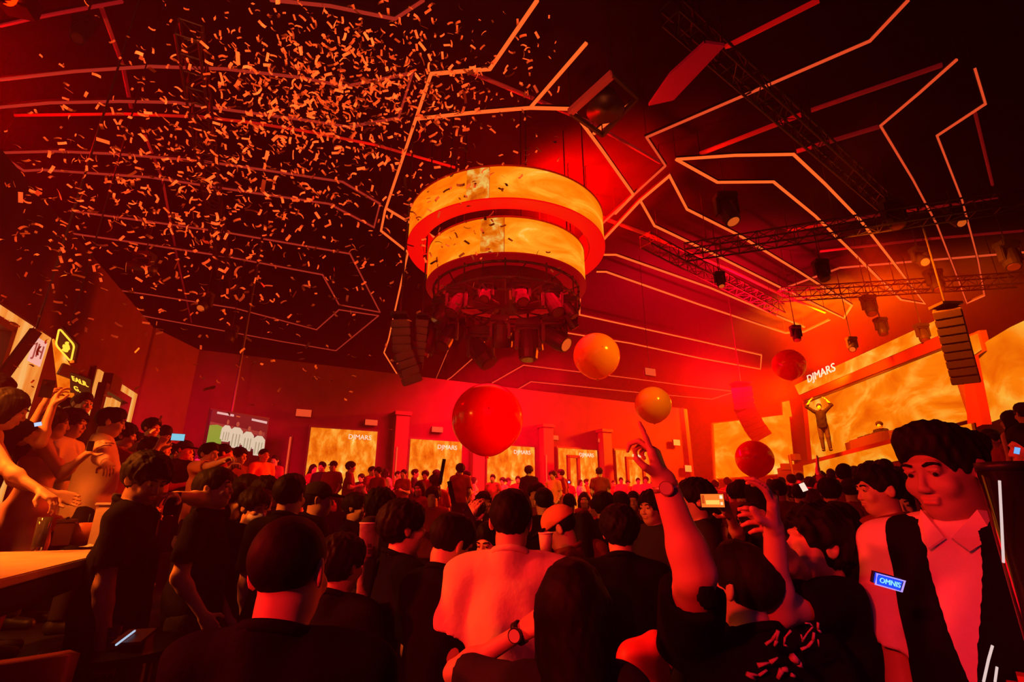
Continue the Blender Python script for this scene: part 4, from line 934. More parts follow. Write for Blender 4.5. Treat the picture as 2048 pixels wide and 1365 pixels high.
    # neckline
    nr = .066 if top != 'tank' else .09
    if top == 'tube': c.half((0, 0, 1.315), (0, 0, 1))
    else:
        c.cap(tor(0, -.024, 1.432+nr), tor(0, -.005, 1.62), nr+.007, nr+.03, k=.006, op='s')
        else_ = tor(0, -.02, 1.466); c.half(else_, (0, .30, 1), else_-np.array([.12, .13, .02]), else_+np.array([.12, .16, .2]))
        if top in ('dress', 'tank'): c.cap(tor(0, .09, 1.40), tor(0, .09, 1.5), .07, .10, k=.01, op='s')
        if top in ('vest', 'shirt'): c.cap(tor(0, .10, 1.32), tor(0, .10, 1.5), .014, .07, k=.01, op='s')
    if top == 'vest': c.cap(tor(0, .15, 1.12), tor(0, .13, 1.5), .03, .11, k=.01, op='s')
    if top in ('tee', 'long') and res < .0145:
        Rc = rotm(0, -.42); cc_ = tor(0, -.024, 1.448); bm = bmesh.new(); rg = []; rb_ = .073 if sex == 'm' else .064
        for i in range(32):
            a_ = i*math.pi/16; rg.append([bm.verts.new(Vector(cc_+Rc@np.array([(rb_+.009*math.cos(t))*math.cos(a_), (rb_*1.02+.009*math.cos(t))*math.sin(a_), .014*math.sin(t)]))) for t in [k*math.pi/3 for k in range(6)]])
        for i in range(32):
            for k in range(6): bm.faces.new((rg[i][k], rg[(i+1) % 32][k], rg[(i+1) % 32][(k+1) % 6], rg[i][(k+1) % 6]))
        link('collar', bm, cm, root, True)
    vobj('dress' if top in ('dress', 'tube') else ('waistcoat' if top == 'vest' else 'shirt'), c.mesh(), cm, root)
    if legs:
        p_ = Field(np.arange(-.24, .24, max(res*1.4, .017)), np.arange(-.2, .2, max(res*1.4, .017)), np.arange(.06, .99, .032))
        if top not in ('dress', 'tube'):
            p_.ell((0, 0, .90), (.16*slim, .115, .12), k=.04)
            for sd in (-1, 1): p_.cap((sd*.085, 0, .86), (sd*.10, .012, .48), .097*slim, .074, k=.03); p_.cap((sd*.10, .012, .48), (sd*.105, -.01, .10), .072, .058, k=.03)
            p_.half((0, 0, .98), (0, 0, 1)); p_.half((0, 0, .085), (0, 0, -1)); vobj('trousers', p_.mesh(), CL[pants], root)
        for sd in (-1, 1):
            s_ = Field(np.arange(sd*.11-.09, sd*.11+.09, .016), np.arange(-.12, .22, .016), np.arange(-.016, .14, .014))
            s_.cap((sd*.105, -.035, .045), (sd*.125, .135, .036), .05, .042, k=.02); s_.cap((sd*.105, -.02, .05), (sd*.105, -.015, .10), .05, .045, k=.02); s_.half((0, 0, .0), (0, 0, -1))
            vobj('shoe', s_.mesh(), SHOE, root)
    root.scale = (sc, sc, sc)
    ARMS[label] = (root, sc, yaw, loc, A, HP)
    bodies.append(root)
    return root, A, HP
bodies = []; ARMS = {}
def copy_person(src, label, loc, yaw, sc, group=None, mats=None):
    r = src.copy(); COL.objects.link(r); r.location = loc; r.rotation_euler = (0, 0, yaw); r.scale = (sc,)*3; r['label'] = label
    if group: r['group'] = group
    elif 'group' in r: del r['group']
    for ch in list(src.children):
        d = ch.copy(); COL.objects.link(d); d.parent = r
        k = d.name.split('.')[0]
        if mats and k in mats and d.data.materials:
            d.material_slots[0].link = 'OBJECT'; d.material_slots[0].material = mats[k]
    return r
# ================================================================ placing people
HT = 1.697
def spot(px, py, w, base, stretch=True, hw=.172, smin=.88, smax=1.12):
    """head-top pixel and head width in pixels -> (x, y, base z, scale, depth)"""
    d = hw*1000/w; r = ray(px, py); sc = (CZ+d*r[2]-base)/HT
    if sc < smin or sc > smax:
        sc = min(max(sc, smin), smax); d2 = (base+HT*sc-CZ)/r[2] if abs(r[2]) > 1e-4 else d
        if .72*d < d2 < 1.45*d: d = d2
        else:
            zt_ = CZ+d*r[2]
            if zt_-HT*sc < base: sc = max(.8, (zt_-base)/HT)
    p = at_d(px, py, d); return p[0], p[1], max(base, p[2]-HT*sc), sc, d
def hero(px, py, w, base, label, yaw, hw=.172, xy=None, **kw):
    x, y, b, sc, d = spot(px, py, w, base, hw=hw)
    ln_ = kw.get('lean', 0); off_ = np.array([0, .005+ln_*1.22, 0])
    o_ = rotm(yaw)@off_*sc
    return person('person', label, (x-o_[0], y-o_[1], b), yaw, sc, **kw)
R = math.radians
# ---- nearest figures
hero(594, 1026, 164, 0, 'close-cropped person in black seen from behind, largest dark head left of centre', R(-4), hw=.185, build=1.08, col='black', res=.008, hres=.0045, hair='buzz', arms=('relax', 'relax'), head=(R(-3), R(-6), R(-3)))
hero(1023, 978, 84, 0, 'person in loose pale T-shirt glowing red, seen from behind', R(-8), col='cream', res=.008, hres=.005, hair='short', arms=('relax', 'relax'), build=1.12, head=(R(-4), R(-4), R(2)))
W1 = at_d(1046, 1262, 1.28)
hero(1143, 1117, 152, 0, 'person with very long straight black hair raising a wristbanded left hand', R(-6), hw=.205, sex='f', hair='verylong', col='charcoal', top='tee', res=.009, hres=.006, fingers=.0068,
     arms=(('to', W1, (-.9, .2, -.6), (1, .2, 0)), 'down'), curl=((.5, .6, .7, .8), (.4,)*4), build=.95)
# pointing arm
FT = at_d(1327, 962, 1.27)
hero(1474, 1085, 120, 0, 'person in black T-shirt pointing one finger up at the right orange balloon', R(12), hw=.172, col='black', res=.009, hres=.006, fingers=.0048, bres=.0095, sex='m', build=1.28,
     arms=(('to', FT, (.15, -.8, -.5), (-.75, .6, 0)), 'relax'), curl=((.04, .95, 1.15, 1.25), (.4,)*4), head=(R(20), R(12), 0))
# profile person filming
H1, H2 = at_d(1528, 1052, 1.42), at_d(1548, 1058, 1.34)
r6, A6, HP6 = hero(1622, 1014, 118, 0, 'curly-haired person in black lettered T-shirt filming with both hands raised', R(74), hw=.20, sex='m', hair='curly', col='black', res=.009, hres=.0048, fingers=.005,
     arms=(('to', H2, (.0, .5, -.9), (.3, 1, 0)), ('to', H1, (.0, .5, -.9), (-.3, 1, 0))), head=(R(10), R(14), 0), curl=((.5, .6, .7, .7),)*2)
# waiter
r7, A7, HP7 = hero(1864, 843, 116, 0, 'person in pale rolled-sleeve shirt and black waistcoat with a glowing blue name badge', R(122), hw=.172, sex='m', hair='quiff', top='roll', col='white', res=.0085, hres=.0038,
     arms=('down', 'down'), head=(R(-14), R(-8), R(0)), face=(-.3, -.6), skin=SKIND, build=1.04, curl=((.5, .6, .7, .7),)*2)
# waistcoat over the shirt
def waistcoat(root, A, sc, col='black', res=.0085):
    c = Field(np.arange(-.27, .27, res), np.arange(-.2, .24, res), np.arange(.72, 1.5, res)); e = .027; k = .05
    c.cap((0, 0, 1.15), (0, 0, .80), .158, .170, k=.06); c.ell((0, 0, .93), (.150+e, .105+e, .13+e), k=k); c.ell((0, .005, 1.08), (.130+e, .094+e, .15+e), k=k); c.ell((0, -.005, 1.26), (.152+e, .107+e, .15+e), k=k)
    c.cap((-.118, -.01, 1.378), (.118, -.01, 1.378), .052+e, k=.05)
    c.half((0, 0, .80), (0, 0, -1)); c.cap((0, -.025, 1.40), (0, -.005, 1.6), .078, .11, k=.008, op='s')
    for sd in (-1, 1): c.cap((sd*.245, 0, 1.16), (sd*.235, 0, 1.5), .076, .076, k=.01, op='s')
    # V opening
    for t in np.linspace(0, 1, 12): c.ell((0, .15, 1.13+.28*t), (.010+.066*t, .12, .03), k=.006, op='s')
    v = vobj('waistcoat', c.mesh(), CL[col], root)
    b_ = bmesh.new()
    for z in (.95, 1.02, 1.09, 1.16): cylm(b_, (0, .118+.012*(z > 1), z), (0, .128+.012*(z > 1), z), .007, n=10)
    link('button', b_, mat('button_black', (.02, .02, .02), .3), root)
    return v
waistcoat(r7, A7, 1)
# shirt collar
b_ = bmesh.new()
for sd in (-1, 1):
    v = [b_.verts.new(q) for q in ((sd*.008, .092, 1.405), (sd*.058, .050, 1.470), (sd*.074, .012, 1.466), (sd*.078, .055, 1.410), (sd*.042, .106, 1.378))]
    b_.faces.new(v if sd > 0 else v[::-1])
cl = link('collar', b_, CL['white'], r7); md = cl.modifiers.new('thickness', 'SOLIDIFY'); md.thickness = .006
# badge
bd_ = thing('name_badge', 'small glowing blue scrolling name badge pinned on the black waistcoat', 'badge', (0, 0, 0))
def on_body(root, px, py, d): return at_d(px, py, d)
def small_frame(o, origin, right, up, corners): pass
dB = 1.165
BL = [at_d(x, y, dB) for x, y in ((1754, 1148), (1806, 1162), (1800, 1182), (1751, 1168))]
cB = sum(BL)/4; bd_.location = tuple(cB); BLo = [p-cB for p in BL]
quad_panel('display', BLo, mat('badge_glow', (0, 0, 0), emit=lin(20, 70, 255), es=1.0), bd_, .006)
bx_ = (BLo[1]-BLo[0]); by_ = (BLo[0]-BLo[3]); nB = np.cross(bx_, by_); nB /= np.linalg.norm(nB)
if nB@(CAM-cB) < 0: nB = -nB
text_obj('lettering', 'OMNIS', .0165, mat('badge_text', (0, 0, 0), emit=lin(150, 240, 240), es=1), bd_, nB*.004, bx_, by_, ext=.0008)
bm = bmesh.new(); poly_tube(bm, [p*1.06+nB*.003 for p in BLo], .003, .003, closed=True); link('led_border', bm, mat('badge_rim', (0, 0, 0), emit=lin(190, 160, 255), es=1), bd_)
quad_panel('back_plate', [p*1.12-nB*.007 for p in BLo], M_BLACKM, bd_, .006)
lamp('badge_light', 'POINT', tuple(cB+nB*.05), .06, (.05, .12, 1), shadow_soft_size=.02)
# watch of the pointing arm
def band_on(arm, t, lab, m1, m2, r=.031):
    root, sc, yaw, loc, (Sh, E, Wr) = arm; M_ = rotm(yaw)
    c = np.array(loc)+M_@(E+(Wr-E)*t)*sc; d = M_@((Wr-E)/np.linalg.norm(Wr-E))
    o = thing('wristwatch', lab, 'watch', tuple(c)); q = Vector(d).to_track_quat('Z', 'Y').to_matrix().to_4x4(); bm = bmesh.new(); n = 28
    rg = []
    for i in range(n):
        a = i*2*math.pi/n; rg.append([bm.verts.new(q @ Vector((rr_*math.cos(a), rr_*math.sin(a), z))) for rr_, z in ((r, -.008), (r+.004, -.008), (r+.004, .008), (r, .008))])
    for i in range(n):
        for k in range(4): bm.faces.new((rg[i][k], rg[(i+1) % n][k], rg[(i+1) % n][(k+1) % 4], rg[i][(k+1) % 4]))
    link('strap', bm, m1, o, True)
    v = Vector(CAM-c); v = (v-Vector(d)*v.dot(Vector(d))).normalized(); bm = bmesh.new(); cylm(bm, v*(r+.002), v*(r+.012), .018, n=20); link('case', bm, m2, o)
    bm = bmesh.new(); cylm(bm, v*(r+.0122), v*(r+.0132), .015, n=20); link('dial', bm, mat('watch_dial', (.6, .45, .4), .3), o)
a_ = [v for k, v in ARMS.items() if 'pointing' in k][0]
band_on((a_[0], a_[1], a_[2], a_[3], a_[4][-1]), .93, 'round-faced wristwatch on the arm pointing at the balloon', mat('watch_metal', (.6, .35, .3), .3, .6), mat('watch_case', (.7, .45, .4), .25, .6), .029)
a_ = [v for k, v in ARMS.items() if 'wristbanded' in k][0]
band_on((a_[0], a_[1], a_[2], a_[3], a_[4][-1]), .95, 'dark band on the raised wrist beside the long black hair', M_BLACKM, M_BLACKM, .025)

# lettering on the black T-shirt
M_PRINT = mat('shirt_print', (.6, .35, .4), .7)
def shirt_print(root, lab_parts):
    yaw = root.rotation_euler.z; sc = root.scale[0]; loc = np.array(root.location)
    return yaw, sc, loc
dP = 1.22
pr_ = thing('shirt_lettering', 'pale script lettering and torn-shape print on the back of the black T-shirt', 'print', tuple(at_d(1590, 1290, dP)))
cP = at_d(1590, 1290, dP)
def L_(px, py, e=0): return at_d(px, py, dP+e)-cP
def stroke(nm, pts, w0, w1, m=M_PRINT):
    P = [L_(*p) for p in pts]; n = len(P); v = []
    up = np.array([0, 0, 1.0]); bm = bmesh.new()
    for a, b in zip(P[:-1], P[1:]): cylm(bm, a, b, w0, w1, 6)
    link(nm, bm, m, pr_, True)
for pts, w0, w1 in (([(1531, 1290), (1545, 1280), (1556, 1262)], .004, .003), ([(1556, 1262), (1553, 1282), (1549, 1293)], .005, .003), ([(1582, 1262), (1570, 1276), (1568, 1290), (1575, 1294)], .003, .002), ([(1602, 1270), (1606, 1284)], .002, .002),
        ([(1610, 1247), (1620, 1248), (1626, 1254), (1614, 1268), (1604, 1284)], .002, .002), ([(1628, 1266), (1626, 1282), (1616, 1294), (1602, 1300)], .003, .004), ([(1636, 1246), (1636, 1260), (1642, 1266)], .003, .003), ([(1636, 1280), (1638, 1294)], .002, .002)):
    stroke('letter', pts, w0, w1)
for pts, w0, w1 in (([(1515, 1332), (1540, 1326), (1556, 1316)], .006, .002), ([(1584, 1314), (1596, 1326)], .010, .008), ([(1596, 1326), (1604, 1336)], .008, .004), ([(1494, 1348), (1510, 1360)], .006, .004), ([(1494, 1348), (1518, 1352), (1534, 1341)], .004, .003), ([(1556, 1358), (1564, 1340), (1574, 1340)], .005, .007), ([(1582, 1350), (1590, 1354)], .005, .004)):
    stroke('print_shape', pts, w0, w1)
# ---- figures of the second rank
hero(1748, 930, 62, 0, 'person in maroon collared shirt, face in profile, with swept-up hair left of the waiter', R(82), sex='m', hair='quiff', top='shirt', col='maroon', res=.012, hres=.0055, arms=('relax', 'relax'), face=(0, 0), head=(0, R(-2), 0))
hero(1791, 972, 50, 0, 'person whose round face peers out just behind the waistcoated waiter', R(150), sex='m', hair='short', col='maroon', res=.014, hres=.006, arms=('relax', 'relax'), face=(0, 0))
hero(1672, 1004, 56, 0, 'person with dark rounded hair directly left of the maroon-shirted profile', R(20), hair='short', col='black', res=.014, hres=.008)
hero(812, 1003, 72, 0, 'person in black shirt turned right with one red-lit ear, left of the raised phone hand', R(-58), hair='mid', col='black', res=.012, hres=.006, arms=('relax', 'relax'), face=(0, 0), head=(0, R(6), 0))
hero(900, 1022, 80, 0, 'person in black bending the head down to the right beside the pale T-shirt', R(-30), hair='short', col='black', res=.012, hres=.006, arms=('hold', 'hold'), head=(R(-14), R(-22), R(8)), lean=.06)
HF = at_d(932, 1045, 2.6)
hero(985, 1040, 62, 0, 'person half hidden behind the pale T-shirt, lifting a hand with a black phone', R(145), hair='short', col='charcoal', res=.012, hres=.006, fingers=.0072, arms=('relax', ('to', HF, (.4, .3, -.9), (0, -1, 0))), face=(0, -.3), head=(0, R(-12), 0))
hero(1124, 1008, 60, 0, 'person in maroon top and pale baseball cap with dark brim, looking down to the left', R(78), hw=.172, hair='cap', lcol='orange', col='maroon', res=.011, hres=.0055, arms=('hold', 'hold'), head=(0, R(-26), 0), lean=.05, face=(0, -.5))
hero(1168, 1022, 46, 0, 'person with long black hair hanging behind the pale baseball cap', R(-20), hw=.20, sex='f', hair='verylong', col='maroon', res=.012, hres=.007)
hero(1237, 1014, 72, 0, 'person in black with rounded dark hair, from behind, right of the baseball cap', R(-12), hw=.18, hair='mid', col='black', res=.012, hres=.006, arms=('relax', 'relax'))
hero(1301, 983, 44, 0, 'person in charcoal top whose lit face looks left, beside the pointing forearm', R(125), hair='mid', col='charcoal', res=.012, hres=.0055, face=(0, 0), arms=('relax', 'hold'))
hero(1384, 960, 52, 0, 'person with thick dark hair in profile just right of the pointing forearm', R(84), hair='mid', col='charcoal', res=.012, hres=.006, arms=('relax', 'relax'), head=(0, R(4), 0))
PH = at_d(1452, 1018, 2.75)
hero(1500, 1006, 58, 0, 'person with long dark hair holding up a phone showing a glowing orange picture', R(28), hw=.19, sex='f', hair='long', col='charcoal', res=.012, hres=.007, fingers=.0072, arms=(('to', PH, (.6, .1, -.8), (0, 1, 0)), 'relax'), curl=((.6,)*4, (.5,)*4))
hero(1506, 958, 34, 0, 'person with long reddish hair standing directly below the right red balloon', R(-5), hw=.2, sex='f', hair='long', col='black', res=.014, hres=.009)
# ---- left foreground and middle
hero(296, 905, 62, 0, 'person in black polo shirt with heavy fringe looking down, beside the lit table', R(-72), hw=.18, hair='mid', col='black', res=.011, hres=.005, arms=('down', 'down'), build=.92, face=(0, -.6), head=(R(-34), R(-20), 0), skin=SKIND)
EL = at_d(350, 992, 3.0)
hero(436, 936, 50, 0, 'person in profile facing right with a bare arm bent high beside the head', R(-80), hair='short', col='black', res=.011, hres=.005, face=(0, 0), fingers=.0068, arms=(('to', EL, (.1, .1, 1.0), (0, 0, -1)), 'relax'), head=(0, R(8), 0))
hero(470, 966, 46, 0, 'person with dark hair and orange-lit face in profile beside the bent bare arm', R(-85), hair='short', col='black', res=.013, hres=.006, face=(0, 0), arms=('relax', 'relax'))
rm, Am, HPm = hero(512, 978, 46, 0, 'person wearing a white face mask among the dark heads left of centre', R(-112), hair='mid', col='black', res=.013, hres=.006, arms=('relax', 'relax'), head=(0, R(-8), 0), face=(0, 0))
fm = Field(np.arange(HPm[0][0]-.13, HPm[0][0]+.13, .006), np.arange(HPm[0][1]-.13, HPm[0][1]+.15, .006), np.arange(HPm[0][2]-.14, HPm[0][2]+.05, .006))
fm.ell((0, .040, -.055), (.064, .068, .058), k=.01, P=HPm); fm.ell((0, .07, -.045), (.03, .05, .04), k=.02, P=HPm); fm.half(HPm[0]+HPm[1]@np.array([0, 0, -.012]), HPm[1]@np.array([0, .1, 1.0])); fm.half(HPm[0]+HPm[1]@np.array([0, .02, 0]), HPm[1]@np.array([0, -1.0, 0]))
vobj('face_mask', fm.mesh(), CL['white'], rm)
hero(586, 948, 54, 0, 'person in black seen from behind below the light line beside the television', R(-6), hair='short', col='black', res=.012, hres=.006)
hero(534, 957, 40, 0, 'person with tousled hair behind the white face mask', R(-150), hair='curly', col='charcoal', res=.014, hres=.007)
hero(642, 964, 44, 0, 'person in a dark flat-topped cap left of the paper bucket', R(-70), hair='cap', lcol='charcoal', col='black', res=.014, hres=.007)
hero(766, 980, 50, 0, 'person with wide curly hair behind the paper bucket', R(-40), hw=.2, hair='curly', col='black', res=.014, hres=.007)
hero(714, 988, 36, 0, 'person in profile facing right just above the paper bucket', R(-95), hair='mid', col='black', res=.014, hres=.007)
hero(690, 1072, 74, 0, 'person in black with shadowed neck between the largest dark head and the paper bucket', R(-25), hair='mid', col='black', res=.012, hres=.006, skin=SKIND)
# ---- people on the left terrace
PA = at_d(95, 800, 4.1)
TB1 = at_d(60, 1045, 2.9)
hero(22, 776, 58, .6, 'person in pale strap dress leaning over the lit table, face in profile', R(-52), hw=.19, sex='f', hair='bob', top='tank', col='cream', res=.011, hres=.0048, fingers=.0068, arms=('table', ('to', at_d(135, 1035, 2.9), (.3, .2, -.9), (0, 0, -1))), face=(0, -.4), head=(0, R(-16), 0), lean=.10)
hero(114, 814, 50, .6, 'person in strapless pink dress with long black hair looking right', R(-52), hw=.20, sex='f', hair='long', top='tube', col='pink', res=.011, hres=.005, fingers=.0068, arms=('relax', ('to', at_d(178, 905, 3.7), (.2, .3, -.9), (0, 1, 0))), face=(0, 0))
hero(6, 748, 50, .6, 'person at the left edge raising a dark phone with both hands', R(-35), hw=.19, sex='f', hair='long', top='tee', col='black', res=.012, hres=.006, fingers=.0072, arms=(('to', at_d(86, 812, 3.9), (-.2, .3, -.9), (0, 1, 0)), ('to', at_d(104, 815, 3.7), (.2, .3, -.9), (0, 1, 0))))
hero(152, 820, 34, .6, 'person with a tired half-lit face behind the pink dress', R(-75), hair='mid', top='shirt', col='white', res=.012, hres=.0055, face=(0, 0), arms=('relax', 'hold'))
hero(140, 796, 27, 1.0, 'person in a dark baseball cap in the back row by the pillar screen', R(-100), hair='cap', lcol='black', col='charcoal', res=.014, hres=.006)
hero(171, 786, 27, 1.0, 'tallest person with short hair in front of the wall lettering', R(-105), hair='short', col='charcoal', res=.014, hres=.006, face=(0, 0))
hero(228, 815, 36, .6, 'person in loose orange-lit cream shirt in profile, leaning on the table end', R(-56), hair='short', top='shirt', col='cream', res=.010, hres=.0045, fingers=.0068, arms=('relax', ('to', at_d(228, 985, 3.6), (.2, -.3, -.9), (0, 0, -1))), face=(0, -.2), head=(0, R(-6), 0), slim=1.05)
hero(255, 848, 30, .6, 'person lifting a phone to the face behind the cream shirt', R(-65), hair='mid', col='maroon', res=.013, hres=.006, fingers=.0065, arms=('phone', 'phone'), face=(0, 0))
hero(274, 862, 22, .6, 'person with a ponytail beyond the cream shirt', R(-70), hw=.18, sex='f', hair='ponytail', col='black', res=.014, hres=.007)
hero(308, 838, 25, 1.0, 'standing person with dark fringe, left one of the pair before the red wall', R(-100), hair='mid', col='black', res=.014, hres=.006, face=(0, 0))
hero(332, 851, 23, 1.0, 'standing person facing left, right one of the pair before the red wall', R(60), hair='short', col='black', res=.014, hres=.007)
hero(422, 886, 32, .6, 'person in red-lit orange shirt stretching both arms out to the right under the television', R(-100), hair='short', top='tee', col='orange', res=.012, hres=.006, fingers=.0065, arms=(('to', at_d(478, 928, 5.0), (0, 0, -1), (0, 0, -1)), ('to', at_d(492, 912, 4.8), (0, 0, -1), (0, 0, -1))))
hero(530, 897, 22, .95, 'person in orange-lit top standing apart right of the television', R(-120), hair='buzz', top='tee', col='orange', res=.014, hres=.007, arms=('relax', 'hold'), face=(0, 0))
hero(551, 911, 13, .95, 'small distant person between the television and the first wall screen', R(180), hair='short', col='maroon', res=.018, hres=.010)
# ---- right terrace
hero(1938, 868, 44, .45, 'person in dark red jacket seen from behind, right of the waiter on the raised floor', R(-20), hw=.18, hair='curly', top='long', col='maroon', res=.012, hres=.007, arms=('relax', 'relax'))
hero(1975, 858, 17, .95, 'small person against the haze between the waiter and the right edge', R(40), hair='short', col='maroon', res=.018, hres=.010)
hero(1987, 866, 21, .95, 'person in maroon top walking left near the right edge', R(70), hair='short', col='maroon', res=.016, hres=.009)
hero(2014, 822, 27, .95, 'person with very long hair and lit arm at the right edge', R(10), hw=.2, sex='f', hair='verylong', top='tank', col='maroon', res=.013, hres=.008)
hero(2042, 806, 22, .95, 'person cut by the right edge beside the very long hair', R(-10), hair='short', col='black', res=.016, hres=.009)
hero(2052, 850, 70, .45, 'dark figure half outside the picture at the right edge holding a lit phone', R(60), hair='short', top='long', col='black', res=.014, hres=.008)
# ---- on the stage
p = at_z(1655, 903, zd)
person('person', 'performer in open dark shirt standing on stage with both hands joined above the head', tuple(p), R(150), 1.0, hair='short', top='shirt', col='black', res=.016, hres=.010, arms=('heart', 'heart'))
p = at_z(1748, 893, zd)
person('person', 'performer behind the mixing desk at the middle of the stage', (p[0]+.5, p[1]+.2, zd-.75), R(130), .92, hair='curly', top='tee', col='black', res=.016, hres=.010, arms=('hold', 'hold'), lean=.08)
# ================================================================ the crowd: eight prototypes, copied with their parts
protos = {}
def proto(k):
    if k in protos: return protos[k]
    kw = dict(
        back=dict(hair='short', arms=('relax', 'relax')), mid=dict(hair='mid', arms=('relax', 'hold')), curly=dict(hair='curly', arms=('relax', 'relax')),
        buzz=dict(hair='buzz', arms=('down', 'hold'), build=1.06), cap=dict(hair='cap', lcol='charcoal', arms=('relax', 'hold')),
        long=dict(hair='long', sex='f', arms=('relax', 'hold')), phone=dict(hair='short', arms=('phone', 'phone')), wphone=dict(hair='long', sex='f', arms=('relax', 'phone')),
        bun=dict(hair='bun', sex='f', arms=('hold', 'relax')), up=dict(hair='short', arms=('high', 'relax')))[k]
    r, _, _ = person('person', 'crowd ' + k, (0, 0, -50), 0, 1.0, res=.015, hres=.0085, **kw); protos[k] = r; r['used'] = 0; return r
ORD = ['first', 'second', 'third', 'fourth', 'fifth', 'sixth', 'seventh', 'eighth', 'ninth', 'tenth', 'eleventh', 'twelfth']
LOOK = dict(back='short-haired person', mid='full-haired person', curly='curly-haired person', buzz='crop-haired person', cap='person in a dark cap', long='long-haired person', phone='filming person', wphone='waving long-haired person', bun='person with a bun', up='arm-raising person')
COLN = dict(black='black', maroon='maroon', charcoal='charcoal', white='pale', cream='cream', orange='orange-lit', grey='grey', pink='pink', navy='navy')
def crowd(region, base, items, group):
    """items: (px, py, w, kind, yaw deg, colour)"""
    items = sorted(items, key=lambda t: t[0])
    for i, (px, py, w, k, yw, c) in enumerate(items):
        src = proto(k); hw = .2 if k in ('long', 'wphone') else .172
        x, y, b, sc, d = spot(px, py, w, base, hw=hw)
        lab = '%s in %s, %s from the left %s' % (LOOK[k], COLN[c], ORD[i], region)
        sk = SKIN if (i*7+px) % 3 else SKIND
        m = {'shirt': CL[c], 'body': sk}
        if src['used'] == 0:
            src['used'] = 1; r = src; r.location = (x, y, b); r.rotation_euler = (0, 0, R(yw)); r.scale = (sc,)*3; r['label'] = lab; r['group'] = group
            for ch in r.children:
                if ch.name.split('.')[0] in m: ch.data.materials[0] = m[ch.name.split('.')[0]]
        else:
            r = copy_person(src, lab, (x, y, b), R(yw), sc, group, m)
Z = lambda x, y: (560+x/2.438, 800+y/2.438)
def zz(l): return [(*Z(a, b), w/2.438, k, yw, c) for a, b, w, k, yw, c in l]
crowd('before the first wall screen', .95, zz([(165, 314, 40, 'long', -120, 'maroon'), (208, 302, 38, 'back', 170, 'charcoal'), (262, 298, 40, 'cap', 170, 'maroon'), (348, 303, 44, 'mid', -75, 'maroon'), (397, 365, 36, 'mid', 160, 'charcoal'), (450, 325, 44, 'back', -120, 'maroon')]), 'people on the back terrace')
crowd('between first and second wall screens', .95, zz([(478, 372, 42, 'mid', 150, 'maroon'), (518, 335, 50, 'long', -30, 'cream'), (578, 346, 46, 'buzz', -100, 'orange'), (600, 400, 40, 'bun', 170, 'maroon')]), 'people on the back terrace')
crowd('before the second wall screen', .95, zz([(660, 338, 40, 'back', -85, 'charcoal'), (708, 374, 38, 'mid', 175, 'maroon'), (737, 376, 36, 'long', 180, 'maroon'), (762, 343, 36, 'mid', 80, 'black'), (845, 382, 30, 'bun', 160, 'maroon'), (874, 350, 40, 'back', -60, 'orange')]), 'people on the back terrace')
crowd('between second and third wall screens', .95, zz([(912, 374, 38, 'mid', -60, 'maroon'), (878, 400, 46, 'curly', 0, 'maroon'), (948, 400, 34, 'long', -80, 'orange')]), 'people on the back terrace')
crowd('before the third wall screen', .95, zz([(1037, 422, 34, 'back', 170, 'maroon'), (1085, 420, 30, 'mid', 150, 'orange'), (1115, 380, 34, 'cap', -90, 'maroon'), (1160, 398, 32, 'back', 180, 'maroon'), (1215, 414, 44, 'mid', -30, 'black')]), 'people on the back terrace')
crowd('before the fourth wall screen', .95, zz([(1330, 382, 38, 'curly', 150, 'orange'), (1372, 408, 36, 'back', 40, 'maroon'), (1412, 420, 16, 'bun', 0, 'maroon'), (1466, 398, 34, 'long', -150, 'cream'), (1494, 386, 30, 'back', -110, 'maroon'), (1558, 370, 42, 'cap', -20, 'maroon')]), 'people on the back terrace')
crowd('before the fifth wall screen', .95, zz([(1626, 392, 22, 'bun', 180, 'maroon'), (1662, 379, 30, 'back', 175, 'orange'), (1696, 392, 20, 'mid', 170, 'maroon'), (1745, 381, 30, 'back', 180, 'orange'), (1783, 376, 28, 'mid', 150, 'orange'), (1815, 398, 30, 'long', 180, 'maroon')]), 'people on the back terrace')
G1 = 'dark heads packed on the dance floor'
crowd('among far heads by the bucket', 0, [(604, 985, 26, 'mid', 10, 'black'), (628, 998, 30, 'back', -20, 'black'), (671, 988, 26, 'long', 170, 'black'), (735, 1012, 34, 'mid', -30, 'black'), (840, 962, 22, 'long', 160, 'maroon'), (867, 975, 24, 'mid', 175, 'maroon'), (872, 950, 18, 'curly', 20, 'maroon'), (968, 985, 26, 'mid', -150, 'charcoal'), (956, 1002, 28, 'curly', 0, 'black')], G1)
crowd('between pale T-shirt and pointing arm', 0, [(1073, 968, 28, 'mid', 160, 'maroon'), (1087, 976, 36, 'back', 10, 'black'), (1138, 986, 27, 'buzz', 0, 'black'), (1112, 962, 18, 'long', 0, 'maroon'), (1168, 984, 24, 'long', 170, 'maroon'), (1206, 986, 38, 'mid', -20, 'black'), (1240, 983, 36, 'back', 8, 'black'), (1266, 982, 26, 'bun', 160, 'maroon'), (1283, 992, 24, 'mid', 150, 'maroon'), (1190, 1000, 22, 'curly', 90, 'maroon')], G1)
ZR = lambda x, y: (1400+x/2.505, 820+y/2.505)
def zr(l): return [(*ZR(a, b), w/2.505, k, yw, c) for a, b, w, k, yw, c in l]
crowd('below the left stage screen', 0, zr([(10, 362, 60, 'back', 30, 'black'), (170, 372, 60, 'mid', -20, 'maroon'), (200, 360, 50, 'curly', -30, 'maroon'), (335, 372, 50, 'bun', -60, 'maroon'), (385, 348, 72, 'phone', -20, 'maroon'), (440, 380, 46, 'back', 0, 'maroon')]), 'people crowding before the stage')
